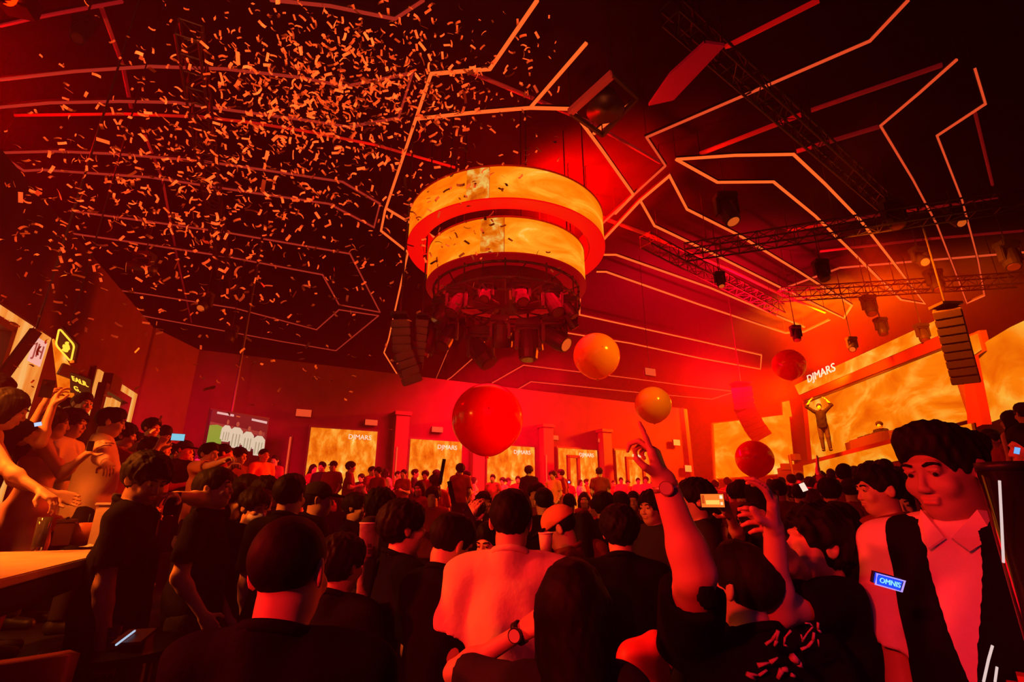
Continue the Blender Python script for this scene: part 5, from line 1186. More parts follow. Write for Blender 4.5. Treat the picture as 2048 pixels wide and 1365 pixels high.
crowd('below the front stage screen', 0, zr([(490, 372, 62, 'back', -40, 'maroon'), (455, 325, 26, 'bun', -30, 'maroon'), (545, 340, 36, 'curly', -30, 'black'), (578, 332, 28, 'mid', -30, 'maroon'), (640, 346, 80, 'mid', -30, 'maroon'), (715, 270, 70, 'back', -40, 'maroon'), (745, 345, 60, 'cap', -40, 'maroon'), (655, 300, 40, 'up', -40, 'maroon')]), 'people crowding before the stage')
crowd('just left of the waistcoated person', 0, zr([(810, 270, 42, 'back', -40, 'maroon'), (850, 262, 50, 'curly', -40, 'black'), (900, 256, 52, 'mid', -40, 'black'), (920, 246, 60, 'back', -30, 'maroon'), (975, 290, 56, 'mid', 30, 'black'), (962, 300, 50, 'buzz', -30, 'black')]), 'people crowding before the stage')
crowd('along the foot of the stage', 0, [(1430, 960, 13, 'back', -40, 'maroon'), (1455, 956, 12, 'mid', -40, 'maroon'), (1475, 962, 12, 'long', -40, 'maroon'), (1540, 958, 14, 'back', -40, 'maroon'), (1562, 954, 14, 'bun', -40, 'maroon'), (1582, 950, 14, 'mid', -40, 'maroon'), (1598, 946, 14, 'back', -40, 'maroon'), (1640, 944, 14, 'curly', -40, 'maroon'), (1660, 938, 14, 'back', -40, 'maroon'), (1708, 934, 16, 'mid', -40, 'maroon')], 'people crowding before the stage')
ZL = lambda x, y: (200+x/5.12, 840+y/5.12)
def zl(l): return [(*ZL(a, b), w/5.12, k, yw, c) for a, b, w, k, yw, c in l]
crowd('behind the black polo shirt', .6, zl([(440, 152, 100, 'mid', -95, 'black'), (545, 195, 150, 'curly', -80, 'black'), (655, 198, 130, 'back', -85, 'maroon'), (768, 258, 120, 'mid', -110, 'cream'), (890, 212, 110, 'cap', -100, 'black'), (900, 298, 118, 'mid', -105, 'orange'), (790, 455, 120, 'bun', -100, 'maroon'), (980, 350, 80, 'long', -120, 'orange')]), 'people pressed along the left terrace')
crowd('below the television', .6, zl([(1290, 245, 120, 'bun', -60, 'maroon'), (1440, 288, 100, 'mid', -100, 'maroon'), (1350, 470, 100, 'long', 160, 'black')]), 'people pressed along the left terrace')
crowd('between bent arm and first wall screen', 0, [(415, 958, 30, 'curly', -100, 'black'), (452, 946, 34, 'curly', 0, 'black'), (500, 952, 36, 'mid', -100, 'black'), (560, 962, 30, 'mid', 160, 'black'), (575, 1010, 40, 'back', 0, 'black')], G1)
crowd('on the right terrace', .45, [(1948, 925, 30, 'long', -30, 'maroon'), (1965, 945, 34, 'back', 0, 'black')], 'people on the right terrace')
# spread people who stand inside one another: the farther one steps back along the view
def front_of_wall(x, y):                       # metres in front of the back wall
    return float((Vector((x, y))-Vector(WA)).dot(bn))
folk = [o for o in COL.objects if o.get('category') == 'person' and o.location.z > -10]
fixed = {o.name for o in bodies if not str(o['label']).startswith('crowd') and o.get('group') is None}
def gap(o): return .40*o.scale[0]
def step(o, k):
    x, y, z = o.location; zt_ = z+HT*o.scale[0]; r = math.hypot(x, y); q = (r+k)/r
    zt2 = CZ+(zt_-CZ)*q; s2 = min(1.15, max(.85, (zt2-z)/HT)); o.location = (x*q, y*q, z); o.scale = (s2,)*3
for it in range(40):
    moved = 0
    folk.sort(key=lambda o: math.hypot(o.location.x, o.location.y))
    for i, a_ in enumerate(folk):
        for b_ in folk[i+1:]:
            dx, dy = b_.location.x-a_.location.x, b_.location.y-a_.location.y
            if dx*dx+dy*dy < gap(a_)**2 and abs(a_.location.z-b_.location.z) < 1.2:
                if b_.name not in fixed and not (b_.location.z > .9 and front_of_wall(b_.location.x, b_.location.y) < .55): step(b_, .09); moved += 1
                elif a_.name not in fixed: step(a_, -.09); moved += 1
    for o in folk:
        if o.name not in fixed and o.location.z > .9 and o.location.x > -6:
            while front_of_wall(o.location.x, o.location.y) < .5: step(o, -.1)
    if not moved: break
# unseen prototypes are dropped
for k, r in protos.items():
    if r['used'] == 0:
        for ch in list(r.children): bpy.data.objects.remove(ch)
        bpy.data.objects.remove(r)
    else: del r['used']
for o in COL.objects:
    if 'used' in o: del o['used']
# ================================================================ balloons
def balloon(px, py, rpx, d, col, lab, group=None, rough=.18):
    p = at_d(px, py, d); r = rpx*d/1000
    o = thing('balloon', lab, 'balloon', tuple(p), group=group)
    m = bpy.data.materials.new('balloon_skin'); m.use_nodes = True; b = m.node_tree.nodes['Principled BSDF']
    b.inputs['Base Color'].default_value = (*col, 1); b.inputs['Roughness'].default_value = rough; b.inputs['Coat Weight'].default_value = .6; b.inputs['Coat Roughness'].default_value = .06
    b.inputs['Specular IOR Level'].default_value = .6
    nt = m.node_tree; tr = nt.nodes.new('ShaderNodeBsdfTranslucent'); tr.inputs[0].default_value = (*col, 1); mx = nt.nodes.new('ShaderNodeMixShader'); mx.inputs[0].default_value = .45
    nt.links.new(b.outputs[0], mx.inputs[1]); nt.links.new(tr.outputs[0], mx.inputs[2]); nt.links.new(mx.outputs[0], nt.nodes['Material Output'].inputs[0])
    bm = bmesh.new(); sph(bm, (0, 0, 0), r, 64)
    for v in bm.verts:
        t = max(0, -v.co.z/r-.86); v.co.z -= t*r*.35
    link('envelope', bm, m, o, True)
    bm = bmesh.new(); cylm(bm, (0, 0, -r*1.04), (0, 0, -r*1.09), r*.035, r*.06, 12); link('knot', bm, m, o, True)
    bm = bmesh.new(); cylm(bm, (r*.1, -r*.985, r*.12), (r*.1, -r*.999, r*.12), r*.035, r*.03, 12); link('valve', bm, m, o, True)
    return o
RB, OB = (.95, .02, .02), (.98, .42, .06)
balloon(975, 838, 71, 5.8, RB, 'largest glossy red balloon floating below the round screens')
balloon(1193, 712, 46, 8.6, OB, 'orange balloon floating highest, right under the round lighting rig')
balloon(1306, 810, 36, 9.5, OB, 'orange balloon above the pointing finger')
balloon(1509, 918, 36, 10.0, RB, 'red balloon in front of the left stage screen')
balloon(1578, 730, 31, 15.0, RB, 'dim red balloon lost in the haze above the left end of the stage')
# ================================================================ confetti
M_CONF = mat('confetti_paper', (.98, .50, .25), .6)  # pale paper coloured orange, standing in for part of the light
rngc = np.random.RandomState(11)
def conf_px():
    k = rngc.rand()
    if k < .46: c, s = ((690, 170), (170, 80))
    elif k < .68: c, s = ((520, 330), (210, 100))
    elif k < .86: c, s = ((330, 420), (210, 110))
    elif k < .93: c, s = ((560, 600), (220, 110))
    elif k < .97: c, s = ((960, 380), (90, 130))
    else: c, s = ((110, 560), (80, 120))
    return c[0]+s[0]*rngc.randn(), c[1]+s[1]*rngc.randn()
pieces = []
while len(pieces) < 2700:
    x, y = conf_px()
    if not (0 < x < 1120 and -10 < y < 900): continue
    if x > 880 and y > 640: continue
    d = rngc.uniform(2.9, 5.3) if rngc.rand() < .95 else rngc.uniform(2.0, 2.9)
    p = at_d(x, y, d)
    if p[2] < 2.0 or p[2] > 8.5: continue
    pieces.append((d, p))
pieces.sort(key=lambda t: t[0])
def conf_verts(L, w, bend):
    return [(-L/2, -w/2, bend), (-L/6, -w/2, 0), (L/6, -w/2, 0), (L/2, -w/2, bend), (-L/2, w/2, bend), (-L/6, w/2, 0), (L/6, w/2, 0), (L/2, w/2, bend)]
cf = [(0, 1, 5, 4), (1, 2, 6, 5), (2, 3, 7, 6)]
cms = []
for i in range(6):
    me = bpy.data.meshes.new('confetti_piece'); me.from_pydata(conf_verts(.047*(1+.1*(i % 3)), .016, [.0, .004, .010, -.006, .014, .002][i]), [], cf); me.materials.append(M_CONF); cms.append(me)
def crot(): return Matrix.Rotation(rngc.uniform(0, 6.28), 4, 'Z') @ Matrix.Rotation(rngc.uniform(0, 3.14), 4, 'X') @ Matrix.Rotation(rngc.uniform(0, 6.28), 4, 'Z')
for i, (d, p) in enumerate(pieces[:300]):
    o = bpy.data.objects.new('confetti_piece', cms[i % 6]); COL.objects.link(o)
    o.matrix_world = Matrix.Translation(Vector([float(q) for q in p])) @ crot()
    tag(o, 'small bent strip of orange-tinted paper confetti falling left of the round screens', 'confetti', 'falling confetti strips')
vs, fs = [], []
for i, (d, p) in enumerate(pieces[300:]):
    M = Matrix.Translation(Vector([float(q) for q in p])) @ crot(); s = len(vs)
    vs += [tuple(M @ Vector(q)) for q in conf_verts(.047, .016, [.0, .004, .010, -.006][i % 4])]; fs += [tuple(s+k for k in f) for f in cf]
tag(pyobj('confetti_cloud', vs, fs, M_CONF), 'dense cloud of small orange-tinted confetti strips in the upper left air', 'confetti', kind='stuff')
# ================================================================ table on the left terrace with things on it
TZ = 1.35
A_ = at_z(22, 1154, TZ); B_ = at_z(247, 1098, TZ); tdv = (B_-A_); TLn = float(np.linalg.norm(tdv)); tdv /= TLn; tsv = np.array([-tdv[1], tdv[0], 0])
if tsv[0] > 0: tsv = -tsv
TA = math.atan2(tdv[1], tdv[0])
M_TTOP = mat('table_top_pale', (.92, .62, .46), .25, spec=.6, noise=5)
o = thing('bar_table', 'long pale bar table lit bright orange at the left edge', 'table', tuple(A_+tdv*TLn/2+tsv*.42-np.array([0, 0, TZ-.6]))); L0 = TLn+.3
def T_(u, v, z): return tuple(tdv*u+tsv*v+np.array([0, 0, z-.6]))
bm = bmesh.new(); bx(bm, T_(-.15, 0, TZ-.018), (L0, .84, .036), TA, .006); link('table_top', bm, M_TTOP, o)
bm = bmesh.new(); bx(bm, T_(-.15, 0, TZ-.10), (L0-.06, .78, .11), TA, .006); link('apron', bm, M_BLACKM, o)
for u, v in ((-L0/2+.1, -.34), (-L0/2+.1, .34), (L0/2-.25, -.34), (L0/2-.25, .34)):
    bm = bmesh.new(); cylm(bm, T_(u, v, .6), T_(u, v, TZ-.15), .03, n=10); link('leg', bm, M_BLACKM, o)
bm = bmesh.new(); cylm(bm, T_(-L0/2+.1, -.34, .85), T_(L0/2-.25, -.34, .85), .018, n=8); link('foot_rail', bm, M_BLACKM, o)
M_GLASS = mat('clear_glass', (.95, .8, .75), .03, trans=.92, ior=1.3)
M_DRINK = mat('amber_drink', (.8, .25, .05), .1, trans=.5, ior=1.33)
M_GOLD = mat('gold_foil', (.9, .55, .2), .3, .9)
def glass(px, py, z, h, r, lab, drink=True, base=None):
    p = at_z(px, py, z); o = thing('drinking_glass', lab, 'glass', tuple(p)); bm = bmesh.new(); n = 20; rg = []
    prof = [(0, .0), (r*.78, 0), (r*.82, .01), (r, h), (r*.95, h), (r*.76, .02), (0, .018)]
    for rr_, z_ in prof[1:-1]:
        rg.append([bm.verts.new((rr_*math.cos(2*math.pi*i/n), rr_*math.sin(2*math.pi*i/n), z_)) for i in range(n)])
    for a, b in zip(rg[:-1], rg[1:]):
        for i in range(n): bm.faces.new((a[i], a[(i+1) % n], b[(i+1) % n], b[i]))
    bm.faces.new(rg[0][::-1]); bm.faces.new(rg[-1]); link('tumbler', bm, M_GLASS, o, True)
    if drink:
        bm = bmesh.new(); cylm(bm, (0, 0, .022), (0, 0, h*.6), r*.74, r*.86, n); link('drink', bm, M_DRINK, o, True)
    return o
glass(73, 1102, TZ, .19, .036, 'tall ribbed tumbler nearest the front edge of the lit table', False)
glass(133, 1086, TZ, .16, .034, 'small tumbler behind the dark box on the lit table')
glass(178, 1078, TZ, .19, .036, 'tall glass with a dark drink beside the pale tub')
glass(160, 1062, TZ, .17, .034, 'glass between the bottle and the round bowl')
def bottle(p, h, lab, m=None, body=.038):
    o = thing('bottle', lab, 'bottle', tuple(p)); n = 20; prof = [(.001, 0), (body, 0), (body, h*.58), (body*.85, h*.66), (body*.36, h*.76), (body*.33, h*.97), (body*.4, h*.975), (body*.4, h)]
    bm = bmesh.new(); rg = [[bm.verts.new((rr_*math.cos(2*math.pi*i/n), rr_*math.sin(2*math.pi*i/n), z_)) for i in range(n)] for rr_, z_ in prof]
    for a, b in zip(rg[:-1], rg[1:]):
        for i in range(n): bm.faces.new((a[i], a[(i+1) % n], b[(i+1) % n], b[i]))
    bm.faces.new(rg[0][::-1]); bm.faces.new(rg[-1]); link('bottle_body', bm, m or mat('bottle_glass_dark', (.05, .03, .02), .08, spec=.8), o, True)
    bm = bmesh.new(); cylm(bm, (0, 0, h*.97), (0, 0, h*1.03), body*.45, n=14); link('cap', bm, M_GOLD, o)
    bm = bmesh.new(); cylm(bm, (0, 0, h*.2), (0, 0, h*.48), body*1.01, n=20, caps=False); link('label', bm, CL['cream'], o, True)
    return o
bottle(at_z(150, 1058, TZ), .28, 'gold-capped bottle lit orange in the middle of the lit table')
# dark box
o = thing('box', 'dark red box bag standing on the lit table', 'box', tuple(at_z(122, 1092, TZ))); bm = bmesh.new(); bx(bm, (0, 0, .075), (.26, .10, .15), TA+.3, .008); link('box_body', bm, mat('box_dark', (.10, .02, .02), .4), o)
bm = bmesh.new(); bx(bm, (0, 0, .158), (.265, .105, .018), TA+.3, .004); link('lid', bm, M_FRAME, o); bm = bmesh.new(); bx(bm, (.0, 0, .172), (.1, .02, .02), TA+.3, .004); link('handle', bm, M_BLACKM, o)
# round bowl
def lathe(name, prof, m, parent, n=32):
    bm = bmesh.new(); rg = [[bm.verts.new((rr_*math.cos(2*math.pi*i/n), rr_*math.sin(2*math.pi*i/n), z_)) for i in range(n)] for rr_, z_ in prof]
    for a, b in zip(rg[:-1], rg[1:]):
        for i in range(n): bm.faces.new((a[i], a[(i+1) % n], b[(i+1) % n], b[i]))
    return link(name, bm, m, parent, True)
o = thing('ice_bowl', 'round dark orange ice bowl between the dark box and the pale tub', 'bowl', tuple(at_z(160, 1090, TZ)))
lathe('bowl_shell', [(.001, 0), (.06, 0), (.095, .05), (.11, .14), (.104, .14), (.09, .055), (.05, .01), (.001, .01)], mat('bowl_plastic', (.6, .16, .06), .3), o)
bm = bmesh.new()
for i in range(9): bx(bm, (.05*math.cos(i*.7), .05*math.sin(i*.7), .10+.015*(i % 2)), (.03, .03, .03), i*.5, .004)
tag(link('ice_cubes', bm, M_GLASS, o), kind='stuff')
# pale tub with rim + glasses hanging on its top
o = thing('ice_tub', 'tall pale square tub standing at the far end of the lit table', 'tub', tuple(at_z(214, 1092, TZ))); bm = bmesh.new()
bx(bm, (0, 0, .13), (.19, .17, .26), TA, .012); link('tub_body', bm, CL['cream'], o); bm = bmesh.new(); bx(bm, (0, 0, .266), (.205, .185, .018), TA, .005); link('rim', bm, CL['white'], o)
for i in range(3):
    q = at_z(214, 1092, TZ)+tdv*(.05*(i-1))+np.array([0, 0, .276])
    o = thing('shot_glass', ['left', 'middle', 'right'][i]+' small glass on top of the pale tub', 'glass', tuple(q)); lathe('cup', [(.001, 0), (.017, 0), (.022, .06), (.020, .06), (.015, .008), (.001, .008)], M_GLASS, o, 16)
    lathe('drink', [(.001, .009), (.014, .009), (.017, .035), (.001, .035)], M_DRINK, o, 16)
o = thing('napkin', 'crumpled white napkin beside the pale tub on the lit table', 'napkin', tuple(at_z(196, 1096, TZ))); bm = bmesh.new(); bmesh.ops.create_grid(bm, x_segments=10, y_segments=10, size=.07)
for v in bm.verts: v.co.z = .012+.012*math.sin(v.co.x*90)*math.cos(v.co.y*70)
g_ = link('sheet', bm, CL['white'], o, True); md = g_.modifiers.new('t', 'SOLIDIFY'); md.thickness = .002
# dark chair below the table
o = thing('bar_chair', 'dim reddish curved chair back in front of the lit table', 'chair', (-1.62, 1.78, 0)); M_CHR = mat('chair_leather', (.10, .03, .03), .4)
bm = bmesh.new(); n = 12; rg = []
for i in range(n+1):
    a = R_(-62+124*i/n); c, s = math.cos(a), math.sin(a); rg.append([bm.verts.new((rr_*c, rr_*s, z_)) for rr_, z_ in ((.24, .78), (.27, 1.16+.03*math.cos(a)), (.235, 1.17+.03*math.cos(a)), (.20, .78))])
for a, b in zip(rg[:-1], rg[1:]):
    for k in range(4): bm.faces.new((a[k], b[k], b[(k+1) % 4], a[(k+1) % 4]))
bm.faces.new(rg[0]); bm.faces.new(rg[-1][::-1]); bk = link('backrest', bm, M_CHR, o, True); bk.rotation_euler = (0, 0, R_(-60))
bm = bmesh.new(); cylm(bm, (0, 0, .72), (0, 0, .80), .23, .235, 28); link('seat', bm, M_CHR, o, False)
bm = bmesh.new(); cylm(bm, (0, 0, .03), (0, 0, .72), .03, n=12); link('post', bm, M_BLACKM, o); bm = bmesh.new(); cylm(bm, (0, 0, 0), (0, 0, .03), .22, n=28); link('foot', bm, M_BLACKM, o)
# low cocktail table with phone, glasses
p0 = at_z(265, 1290, .95)
o = thing('cocktail_table', 'small black round table in the dark lower left corner', 'table', (p0[0]-.08, p0[1], 0)); bm = bmesh.new(); cylm(bm, (0, 0, .91), (0, 0, .945), .30, n=36); link('table_top', bm, mat('table_gloss_black', (.01, .01, .012), .12), o)
bm = bmesh.new(); cylm(bm, (0, 0, .03), (0, 0, .91), .035, n=14); link('post', bm, M_BLACKM, o); bm = bmesh.new(); cylm(bm, (0, 0, 0), (0, 0, .03), .24, n=30); link('foot', bm, M_BLACKM, o)
glass(222, 1300, .945, .10, .03, 'low tumbler with a red glint on the black round table'); glass(196, 1285, .945, .12, .03, 'second tumbler on the black round table')
e0, e1 = at_d(250, 1289, 1.42), at_d(286, 1261, 1.52)
o = thing('phone', 'phone lying edge-on with a cold white lit edge over the black round table', 'phone', tuple(e0)); dd = e1-e0
bm = bmesh.new(); poly_tube(bm, [dd*0, dd], .075, .008); link('phone_body', bm, M_BLACKM, o)
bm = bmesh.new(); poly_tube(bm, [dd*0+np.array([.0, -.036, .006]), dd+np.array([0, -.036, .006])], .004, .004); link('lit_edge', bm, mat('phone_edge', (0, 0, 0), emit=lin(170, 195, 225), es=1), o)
# ================================================================ phones and carried things
def phone(px, py, wpx, hpx, d, lab, emit=None, tilt=0, back=False):
    c = at_d(px, py, d); w, h = wpx*d/1000, hpx*d/1000; v = Vector([float(q) for q in (CAM-c)]).normalized()
    x = Vector((0, 0, 1)).cross(v).normalized(); y = v.cross(x).normalized(); q = Matrix.Rotation(math.radians(tilt), 4, 'Z')
    M = Matrix((x, y, v)).transposed().to_4x4() @ q
    o = thing('phone', lab, 'phone', tuple(c)); bm = bmesh.new(); bx(bm, (0, 0, 0), (w, h, .009), M, .002); link('phone_body', bm, M_BLACKM, o)
    if emit:
        bm = bmesh.new(); bx(bm, M @ Vector((0, 0, .0055)), (w*.93, h*.93, .001), M); link('display', bm, mat('display_%d_%d' % (px, py), (0, 0, 0), emit=lin(*emit), es=1.1), o)
    else:
        bm = bmesh.new(); s = Vector((-w*.25, h*.32, .007)); cylm(bm, M @ s, M @ (s+Vector((0, 0, .003))), min(w, h)*.14, n=10); link('camera_bump', bm, M_LENSD, o)
    return o, M
o, M = phone(1425, 1002, 46, 27, 2.70, 'phone held sideways showing a glowing orange picture of the stage', (245, 120, 40))
w, h = 46*2.7/1000, 27*2.7/1000
for nm, x, y, sx, sy, c in (('picture_bright', .0, -.12, .55, .3, (255, 200, 90)), ('picture_dark', -.38, .1, .12, .6, (200, 70, 20)), ('picture_light', .36, .25, .12, .25, (255, 230, 200)), ('picture_light', .36, -.2, .10, .2, (255, 220, 180))):
    bm = bmesh.new(); bx(bm, M @ Vector((x*w, y*h, .0064)), (sx*w, sy*h, .0006), M); link(nm, bm, mat('pic_%d_%d_%d' % c, (0, 0, 0), emit=lin(*c), es=1.1), o)
phone(1553, 1003, 9, 42, 1.36, 'phone held upright and edge-on by the curly-haired person', None, -8)
phone(1607, 975, 11, 17, 4.2, 'distant phone with a white lit display left of the profile in maroon', (255, 215, 195), 20)
phone(356, 875, 24, 14, 5.2, 'phone held sideways with a pale blue lit frame on the left terrace', (120, 190, 215))
phone(94, 778, 20, 36, 3.75, 'dark phone lifted over the heads by two hands at the left edge', None)
phone(76, 849, 12, 8, 3.2, 'small cold white display below the raised arms at the left edge', (180, 205, 255), 20)
phone(181, 893, 10, 20, 3.6, 'phone held up by the person in the pink dress', None)
phone(1138, 965, 4, 4, 6.5, 'tiny blue-white phone light in the dance floor crowd', (190, 200, 255))
phone(2034, 902, 9, 14, 2.35, 'phone with a pale blue display at the right edge', (110, 170, 240), -20)
phone(937, 1030, 16, 40, 2.55, 'black phone in the lifted hand beside the pale T-shirt', None, 30)
phone(903, 986, 9, 46, 3.3, 'dark stick-like phone raised in the middle of the crowd', None, 14)
phone(884, 944, 7, 50, 4.4, 'dark red baton raised before the second wall screen', None, -8)
phone(344, 1008, 26, 44, 2.95, 'phone gripped in the bent bare arm hand by the black polo shirt', None)
# paper bucket on a tall round table
TB = 1.22; pb = at_d(738, 1080, 2.35)
o = thing('cocktail_table', 'black tall round table hidden among the crowd under the paper bucket', 'table', (pb[0], pb[1], 0)); bm = bmesh.new(); cylm(bm, (0, 0, TB-.03), (0, 0, TB), .22, n=36); link('table_top', bm, mat('table_gloss_black'), o)
bm = bmesh.new(); cylm(bm, (0, 0, .03), (0, 0, TB-.03), .03, n=14); link('post', bm, M_BLACKM, o); bm = bmesh.new(); cylm(bm, (0, 0, 0), (0, 0, .03), .2, n=30); link('foot', bm, M_BLACKM, o)
o = thing('paper_bucket', 'tall white paper bucket with a small dark printed picture, full of black contents', 'bucket', (pb[0], pb[1], TB)); H = .315
lathe('cup_wall', [(.001, 0), (.036, 0), (.048, H-.006), (.051, H-.006), (.051, H), (.046, H), (.034, .006), (.001, .006)], CL['white'], o, 36)
bm = bmesh.new(); sph(bm, (0, 0, H-.005), .045, 16, (1, 1, .75)); link('black_contents', bm, M_BLACK, o, True)
fv = Vector((CAM[0]-pb[0], CAM[1]-pb[1], 0)).normalized(); fs_ = Vector((-fv.y, fv.x, 0))
for nm, u, z, sx, sz in (('print_mark', .004, .215, .018, .016), ('print_mark', .010, .190, .022, .022), ('print_mark', .024, .195, .010, .03), ('print_line', .012, .163, .042, .006)):
    bm = bmesh.new(); rr_ = .036+.012*z/H+.0035; a0 = math.atan2(fv.y, fv.x)+u/rr_; n = 6; hw_ = sx/2/rr_; g1 = []
    for i in range(n+1):
        a = a0-hw_+2*hw_*i/n; g1.append((bm.verts.new((rr_*math.cos(a), rr_*math.sin(a), z-sz/2)), bm.verts.new((rr_*math.cos(a), rr_*math.sin(a), z+sz/2))))
    for p_, q_ in zip(g1[:-1], g1[1:]): bm.faces.new((p_[0], q_[0], q_[1], p_[1]))
    link(nm, bm, M_FRAME, o)
# pale paper cup and small white card near the cap wearer
o = thing('paper_cup', 'pale cup held below the brim of the baseball cap', 'cup', tuple(at_d(1092, 1104, 2.5))); lathe('cup_wall', [(.001, 0), (.028, 0), (.036, .085), (.033, .085), (.026, .005), (.001, .005)], CL['cream'], o, 24)
lathe('rim', [(.034, .083), (.038, .083), (.038, .09), (.034, .09), (.034, .083)], CL['white'], o, 24)
# glasses-like gold object in the lifted hand
# bottle top in the foreground, red padded chair
bottle(at_d(766, 1350, 1.15)-np.array([0, 0, .27]), .27, 'red-topped bottle whose neck just enters the bottom edge', mat('bottle_glass_red', (.3, .03, .02), .15, spec=.8), .034)
o = thing('lounge_chair', 'rounded red padded chair back near the bottom edge right of the long black hair', 'chair', (*at_d(1280, 1318, 1.66)[:2], 0)); zc_ = at_d(1280, 1318, 1.66)[2]
f_ = Field(np.arange(-.14, .14, .006), np.arange(-.10, .10, .006), np.arange(-.40, .12, .006))
f_.cap((-.05, 0, -.3), (-.02, 0, .0), .05, .055, k=.02); f_.cap((.03, 0, -.3), (.055, 0, .045), .05, .04, k=.05); f_.ell((.0, 0, -.12), (.085, .05, .16), k=.04)
vobj('backrest', f_.mesh(), mat('chair_red', (.75, .06, .05), .5), o).location = (0, 0, zc_)
bm = bmesh.new(); bx(bm, (0, -.02, .45), (.4, .36, .1), 0, .03); link('seat', bm, mat('chair_red'), o)
for i, j in ((-1, -1), (-1, 1), (1, -1), (1, 1)):
    bm = bmesh.new(); cylm(bm, (i*.16, j*.14-.02, .4), (i*.18, j*.16-.02, 0), .018, n=8); link('leg', bm, M_BLACKM, o)
bm = bmesh.new(); bx(bm, (0, .06, .64), (.12, .03, .42), 0, .01); link('back_bracket', bm, M_BLACKM, o)
# ================================================================ glossy pillar at the right edge
pp = at_d(2024, 1100, 1.12)
o = thing('glossy_pillar', 'glossy black round pillar cut by the right edge, with thin painted white reflection streaks', 'pillar', (pp[0]+.03, pp[1], 0)); bm = bmesh.new(); ZP = float(at_d(2022, 940, 1.12)[2]); cylm(bm, (0, 0, 0), (0, 0, ZP), .046, n=48); link('shaft', bm, mat('pillar_gloss', (.012, .01, .012), .08, spec=.9), o, True)
bm = bmesh.new(); cylm(bm, (0, 0, ZP), (0, 0, ZP+.02), .048, n=48); link('capital', bm, M_BLACKM, o, True)
M_WL = mat('painted_reflection', (0, 0, 0), emit=lin(225, 195, 190), es=1)  # reflection streaks on the pillar, painted in as glowing lines
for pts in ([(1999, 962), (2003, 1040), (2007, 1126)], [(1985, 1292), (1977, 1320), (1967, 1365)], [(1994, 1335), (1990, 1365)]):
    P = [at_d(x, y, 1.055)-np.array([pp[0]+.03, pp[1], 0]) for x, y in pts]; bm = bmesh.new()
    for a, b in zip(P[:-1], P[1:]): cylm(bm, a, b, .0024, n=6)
    link('glow_line', bm, M_WL, o)
pr_ = at_d(2052, 1310, 1.1); o = thing('padded_panel', 'dark red padded panel in the lower right corner', 'panel', (pr_[0]+.02, pr_[1], 0)); bm = bmesh.new(); bx(bm, (0, 0, .55), (.12, .08, 1.42), R_(-40), .02); link('cushion', bm, mat('panel_red', (.45, .08, .05), .6), o)
bm = bmesh.new(); bx(bm, (0, .05, .60), (.14, .03, 1.2), R_(-40), .01); link('back_board', bm, M_BLACKM, o)
# ================================================================ lamps hanging in the hall
for i, (px, py, z, s, aim, on_, lab) in enumerate(((1450, 395, 8.6, 1.9, (.2, -.3, -1), True, 'moving lamp hanging between the hooked light strips'), (1782, 405, 8.5, 1.8, (-.2, -.3, -1), False, 'moving lamp on the dark truss end towards the stage'), (1865, 545, 8.0, 1.6, (-.2, -.4, -1), False, 'moving lamp right above the straight line speaker'),
        (1835, 500, 8.1, 1.4, (-.2, -.7, -.6), True, 'moving lamp with a pale square glow above the stage'), (1735, 596, 7.6, 1.5, (-.2, -.4, -1), False, 'hazy moving lamp above the middle of the stage'), (1905, 420, 8.4, 1.3, (-.1, -.6, -.7), True, 'small lit lamp high at the right between strips'),
        (1640, 525, 8.2, 1.5, (0, -.3, -1), False, 'dark moving lamp on the cross truss'), (1702, 678, 6.9, 1.2, (-.5, -.5, -.7), True, 'small bright-ringed lamp over the stage header'), (1842, 652, 6.6, 1.3, (-.3, -.4, -1), False, 'dark lamp in front of the stage header'), (1438, 548, 8.0, 1.1, (0, -.3, -1), True, 'small glowing lamp on the red truss'),
        (2012, 490, 8.0, 1.8, (-.3, -.3, -1), False, 'moving lamp near the right edge below the cross truss'), (290, 512, 7.2, 1.6, (-.8, -.5, -.1), True, 'orange-lit lamp in the left ceiling among confetti'), (414, 590, 7.0, 1.3, (0, -.6, -.7), True, 'lit lamp low in the left ceiling'), (465, 655, 6.8, 1.3, (0, -.3, -1), False, 'dark lamp on the low truss left'), (170, 42, 8.2, 1.0, (.2, -.3, -1), False, 'small round speaker lamp in the upper left corner'), (1760, 640, 7.0, 1.3, (-.2, -.3, -1), False, 'faint lamp just above the stage header middle'), (1590, 655, 7.0, 1.2, (-.2, -.3, -1), False, 'faint lamp above the left end of the stage'))):
    p = at_z(px, py, z); s *= .72; o = moving_head(p, aim, s, lab, on_); bm = bmesh.new(); cylm(bm, (0, 0, .2*s), (0, 0, CH-z), .012, n=6); link('hanging_rod', bm, M_BLACKM, o)
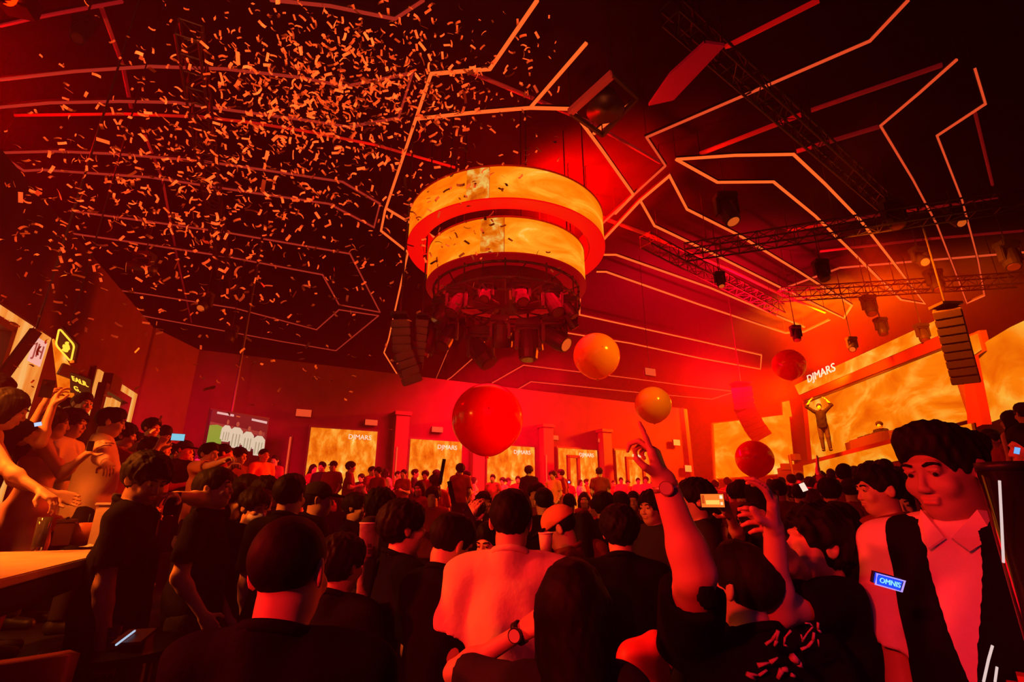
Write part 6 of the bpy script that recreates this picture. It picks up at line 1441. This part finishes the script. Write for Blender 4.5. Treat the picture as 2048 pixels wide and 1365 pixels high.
p = at_z(40, 8, 8.6); o = thing('corner_flood', 'bright red flood lamp in the upper left corner', 'stage lamp', tuple(p)); bm = bmesh.new(); bx(bm, (0, 0, 0), (.4, .3, .3), .3, .03); link('housing', bm, M_BLACKM, o)
bm = bmesh.new(); cylm(bm, (.0, -.15, -.05), (0, -.17, -.06), .13, n=20); link('lens', bm, mat('lens_red', (0, 0, 0), emit=(1, .01, 0), es=6), o); bm = bmesh.new(); cylm(bm, (0, 0, .15), (0, 0, CH-8.6), .015, n=6); link('hanging_rod', bm, M_BLACKM, o)
# tall mast with lights left of the stage
p = at_y(1587, 960, 22); o = thing('light_mast', 'thin dark mast with small lamps standing at the left end of the stage', 'mast', (p[0], p[1], 0)); bm = bmesh.new(); cylm(bm, (0, 0, 0), (0, 0, 3.6), .06, n=10); link('post', bm, M_FRAME, o)
for k, z in enumerate((3.5, 3.1, 2.8)):
    bm = bmesh.new(); bx(bm, (.25*(-1)**k, 0, z), (.35, .25, .28), .4, .02); link('lamp_box', bm, M_FRAME, o)
bm = bmesh.new(); cylm(bm, (0, 0, 0), (0, 0, .04), .35, n=20); link('foot', bm, M_FRAME, o)
# ================================================================ thin out the dense body and cloth meshes
big = {}
for o in list(COL.objects):
    if o.type == 'MESH' and o.parent is not None and o.parent.get('category') == 'person' and o.data.name not in big:
        n = len(o.data.polygons)
        if n > 4500: big[o.data.name] = (o, .42 if n > 9000 else .6)
for nm, (o, r) in big.items():
    md = o.modifiers.new('thin', 'DECIMATE'); md.ratio = r
dg = bpy.context.evaluated_depsgraph_get(); swap = {}
for nm, (o, r) in big.items():
    me = bpy.data.meshes.new_from_object(o.evaluated_get(dg), depsgraph=dg)
    me.polygons.foreach_set('use_smooth', [True]*len(me.polygons)); swap[nm] = me
for nm, (o, r) in big.items(): o.modifiers.clear()
for o in COL.objects:
    if o.type == 'MESH' and o.data.name in swap:
        keep = [(s.link, s.material) for s in o.material_slots]; old = o.data; new = swap[o.data.name]; o.data = new
        for s, (l, m) in zip(o.material_slots, keep):
            s.link = l
            if l == 'OBJECT': s.material = m
